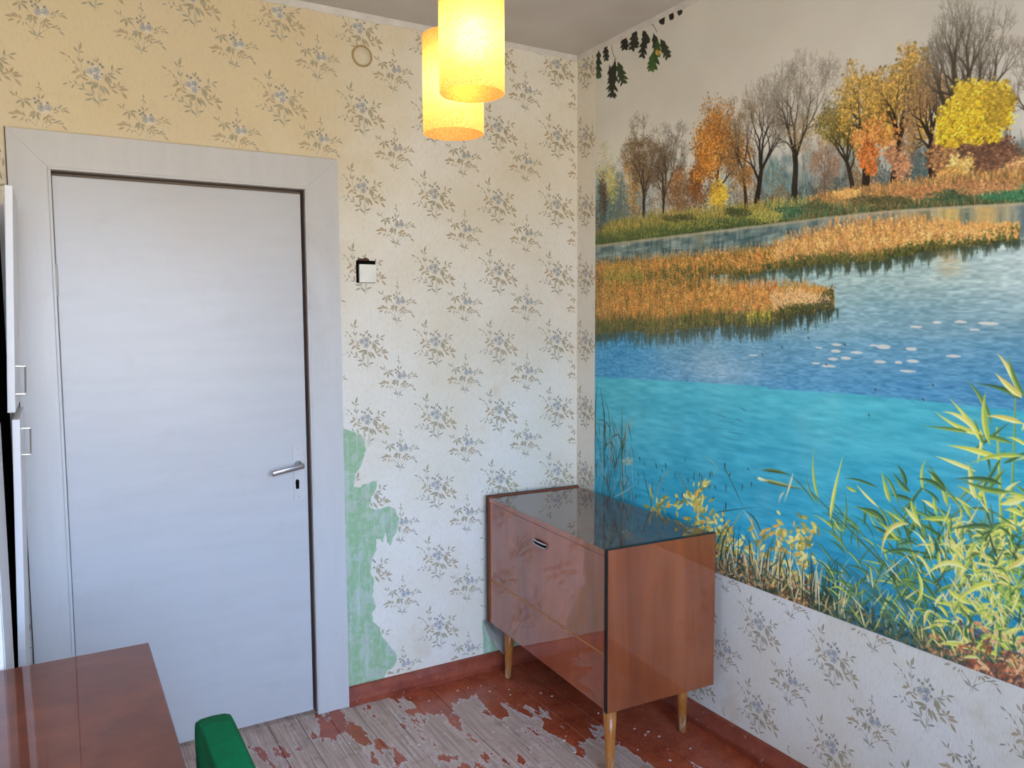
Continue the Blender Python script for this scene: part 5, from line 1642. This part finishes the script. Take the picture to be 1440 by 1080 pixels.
# near doors sit a little back in the carcass
for z0, z1 in ((0.082, 1.272), (1.296, WZ1 - 0.02)):
    wbox('door', (-0.022, WY0 + 0.020, z0), (-0.004, -0.045, z1))
# far doors stand proud, each with a bracket handle by its free edge
for z0, z1, xo, tilt, hz0, hz1 in ((0.082, 1.2715, 0.018, -0.022, 1.172, 1.247), (1.290, WZ1 + 0.006, 0.018, -0.036, 1.337, 1.415)):
    d = wbox('door', (0.0, 0.008, z0 - (z0 + z1) / 2), (0.018, WY1 - 0.020, z1 - (z0 + z1) / 2))
    d.location = (0.004 if z0 < 1 else 0.0205, 0, (z0 + z1) / 2)
    d.rotation_euler = (0, -tilt if z0 > 1 else 0.025, 0)
    h = empty('handle', (0.018, 0.030, (hz0 + hz1) / 2 - (z0 + z1) / 2), 0, d)
    hh = (hz1 - hz0) / 2
    box('bracket_arm', (0.0, -0.004, hh - 0.004), (0.024, 0.004, hh), M['chrome'], h, 0.001, 1)
    box('bracket_arm', (0.0, -0.004, -hh), (0.024, 0.004, -hh + 0.004), M['chrome'], h, 0.001, 1)
    box('grip', (0.021, -0.005, -hh + 0.004), (0.025, 0.005, hh - 0.004), M['gap'], h, 0.001, 1)

# ------------------------------------------------------------------ table, bottom left
tb = tag(empty('table', (-2.27, -1.51, 0)), 'glossy red-brown wooden table in the bottom left corner', 'table')
tx, ty = 0.372, 0.602
bm = bmesh.new()
add_box(bm, (-tx, -ty, 0.727), (tx, ty, 0.750), 0.004, 3)
bm_obj('tabletop', bm, M['table'], tb)
for sx in (-1, 1):
    box('apron', (sx * (tx - 0.06) - 0.01, -ty + 0.09, 0.64), (sx * (tx - 0.06) + 0.01, ty - 0.09, 0.727), M['wood_chair'], tb)
    for sy in (-1, 1):
        bm = bmesh.new()
        add_lathe(bm, [(0.016, 0), (0.018, 0.01), (0.027, 0.727)], 4, (0, 0, 0), True)
        lg = bm_obj('leg', bm, M['wood_chair'], tb)
        lg.location = (sx * (tx - 0.06), sy * (ty - 0.06), 0)
        lg.rotation_euler = (0, 0, math.radians(45))
for sy in (-1, 1):
    box('apron', (-tx + 0.085, sy * (ty - 0.06) - 0.01, 0.64), (tx - 0.085, sy * (ty - 0.06) + 0.01, 0.727), M['wood_chair'], tb)

# ------------------------------------------------------------------ green chair pushed against the table
ch = tag(empty('chair', (-1.858, -1.712, 0)), 'green upholstered chair tucked against the glossy table', 'chair')
bw = 0.205
# padded back: outline seen from the front (y, z), rounded top corners, leaning outwards lower down
bm = bmesh.new()
rings = []
prof = []
n = 26
for k in range(n + 1):                                # around the top of the back, from far foot to near foot
    a = math.pi * k / n
    prof.append((bw * (abs(math.cos(a)) ** 0.38) * (1 if math.cos(a) >= 0 else -1), 0.60 + 0.255 * (max(0.0, math.sin(a)) ** 0.42)))
thick = [(-0.024, 0.90), (-0.027, 0.965), (-0.019, 0.99), (0.0, 1.0), (0.019, 0.99), (0.027, 0.965), (0.024, 0.90)]
for off, s in thick:
    rings.append([bm.verts.new((off * (1.0 + 0.55 * (0.855 - z) / 0.25) + 0.10 * max(0, 0.86 - z), y * s, 0.60 + (z - 0.60) * (0.94 + 0.06 * s) - (1 - s) * 0.05)) for y, z in prof])
for a, b in zip(rings[:-1], rings[1:]):
    for k in range(n):
        bm.faces.new((a[k], a[k + 1], b[k + 1], b[k]))
bm.faces.new(rings[0])
bm.faces.new(list(reversed(rings[-1])))
low = [r[0] for r in rings] + [r[-1] for r in reversed(rings)]
bm.faces.new(low)
bm_obj('backrest', bm, M['green'], ch, True)
bm = bmesh.new()
add_box(bm, (-0.40, -0.205, 0.415), (-0.005, 0.205, 0.475), 0.018, 3)
bm_obj('seat', bm, M['green'], ch, True)
for sy in (-1, 1):
    tube('leg', [(0.085, sy * 0.185, 0.0), (0.045, sy * 0.18, 0.42), (0.032, sy * 0.165, 0.62)], [0.013, 0.018, 0.014], M['wood_chair'], ch, 8)
    tube('leg', [(-0.385, sy * 0.185, 0.0), (-0.365, sy * 0.175, 0.416)], [0.012, 0.019], M['wood_chair'], ch, 8)
    tube('stretcher', [(0.062, sy * 0.18, 0.25), (-0.372, sy * 0.18, 0.25)], 0.009, M['wood_chair'], ch, 8)

# ------------------------------------------------------------------ hanging lamp with cylinder shades
lamp = tag(empty('pendant_lamp', (-1.392, -1.560, H)), 'lit ceiling lamp of yellow cylinder shades hanging near the top', 'lamp')
lathe('canopy', [(0.0, -0.002), (0.055, -0.002), (0.05, -0.02), (0.02, -0.034), (0.006, -0.045), (0.0, -0.045)], M['brass'], lamp, 32, (0, 0, 0), False)
def pendant(x, y, zb, hgt, rad):
    lx, ly = x + 1.392, y + 1.560
    p = empty('pendant', (lx, ly, zb - H), 0, lamp)
    tk = 0.0022
    lathe('shade', [(rad - tk, 0.0012), (rad - tk * 0.5, 0.0), (rad, 0.0012), (rad, hgt - 0.0012), (rad - tk * 0.5, hgt), (rad - tk, hgt - 0.0012)], M['shade'], p, 56, (0, 0, 0), False)
    bz = hgt * 0.49
    lathe('bulb', [(0.0, -0.034), (0.012, -0.031), (0.022, -0.022), (0.027, -0.008), (0.026, 0.006), (0.018, 0.024), (0.013, 0.038), (0.0, 0.040)], M['bulb'], p, 20, (0, 0, bz), False)
    sk = lathe('socket', [(0.0, 0.0), (0.016, 0.0), (0.017, 0.03), (0.012, 0.045), (0.0, 0.048)], M['cord'], p, 16, (0, 0, bz + 0.041), False)
    bm = bmesh.new()
    for k in range(3):
        a = 2 * math.pi * k / 3 + 0.5
        add_tube(bm, [(0.012 * math.cos(a), 0.012 * math.sin(a), bz + 0.075), ((rad - tk - 0.0006) * math.cos(a), (rad - tk - 0.0006) * math.sin(a), hgt - 0.012)], 0.0014, 6)
    bm_obj('spider', bm, M['brass'], p, True)
    tube('cord', [(0, 0, bz + 0.088), (-lx * 0.3, -ly * 0.3, bz + 0.088 + (H - zb - bz - 0.088) * 0.5), (-lx, -ly, H - zb - 0.042)], 0.003, M['cord'], p, 8)
pendant(-1.383, -1.651, 1.942, 0.188, 0.060)
pendant(-1.3615, -1.5287, 1.897, 0.188, 0.060)

# ------------------------------------------------------------------ crumbs of paint and plaster on the floor, too small to count
bm = bmesh.new()
for k in range(70):
    u = rng.uniform(470, 1000)
    v = rng.uniform(960, 1078)
    d = ray(u, v)
    t = -CAM.z / d.z
    x, y = CAM.x + t * d.x, CAM.y + t * d.y
    if x > -0.05 or y > -0.05 or y < -1.3:
        continue
    s = rng.uniform(0.002, 0.006)
    n = rng.choice((5, 6, 7))
    a0 = rng.uniform(0, 6.28)
    pts = []
    for i in range(n):
        a = 2 * math.pi * i / n + a0
        q = s * rng.uniform(0.5, 1.2)
        pts.append((x + q * math.cos(a), y + q * 0.8 * math.sin(a)))
    add_prism(bm, pts, 2, -0.0014, 0.0008)
tag(bm_obj('paint_crumbs', bm, M['white']), 'tiny pale crumbs of old paint scattered on the worn floor', 'debris', kind='stuff')
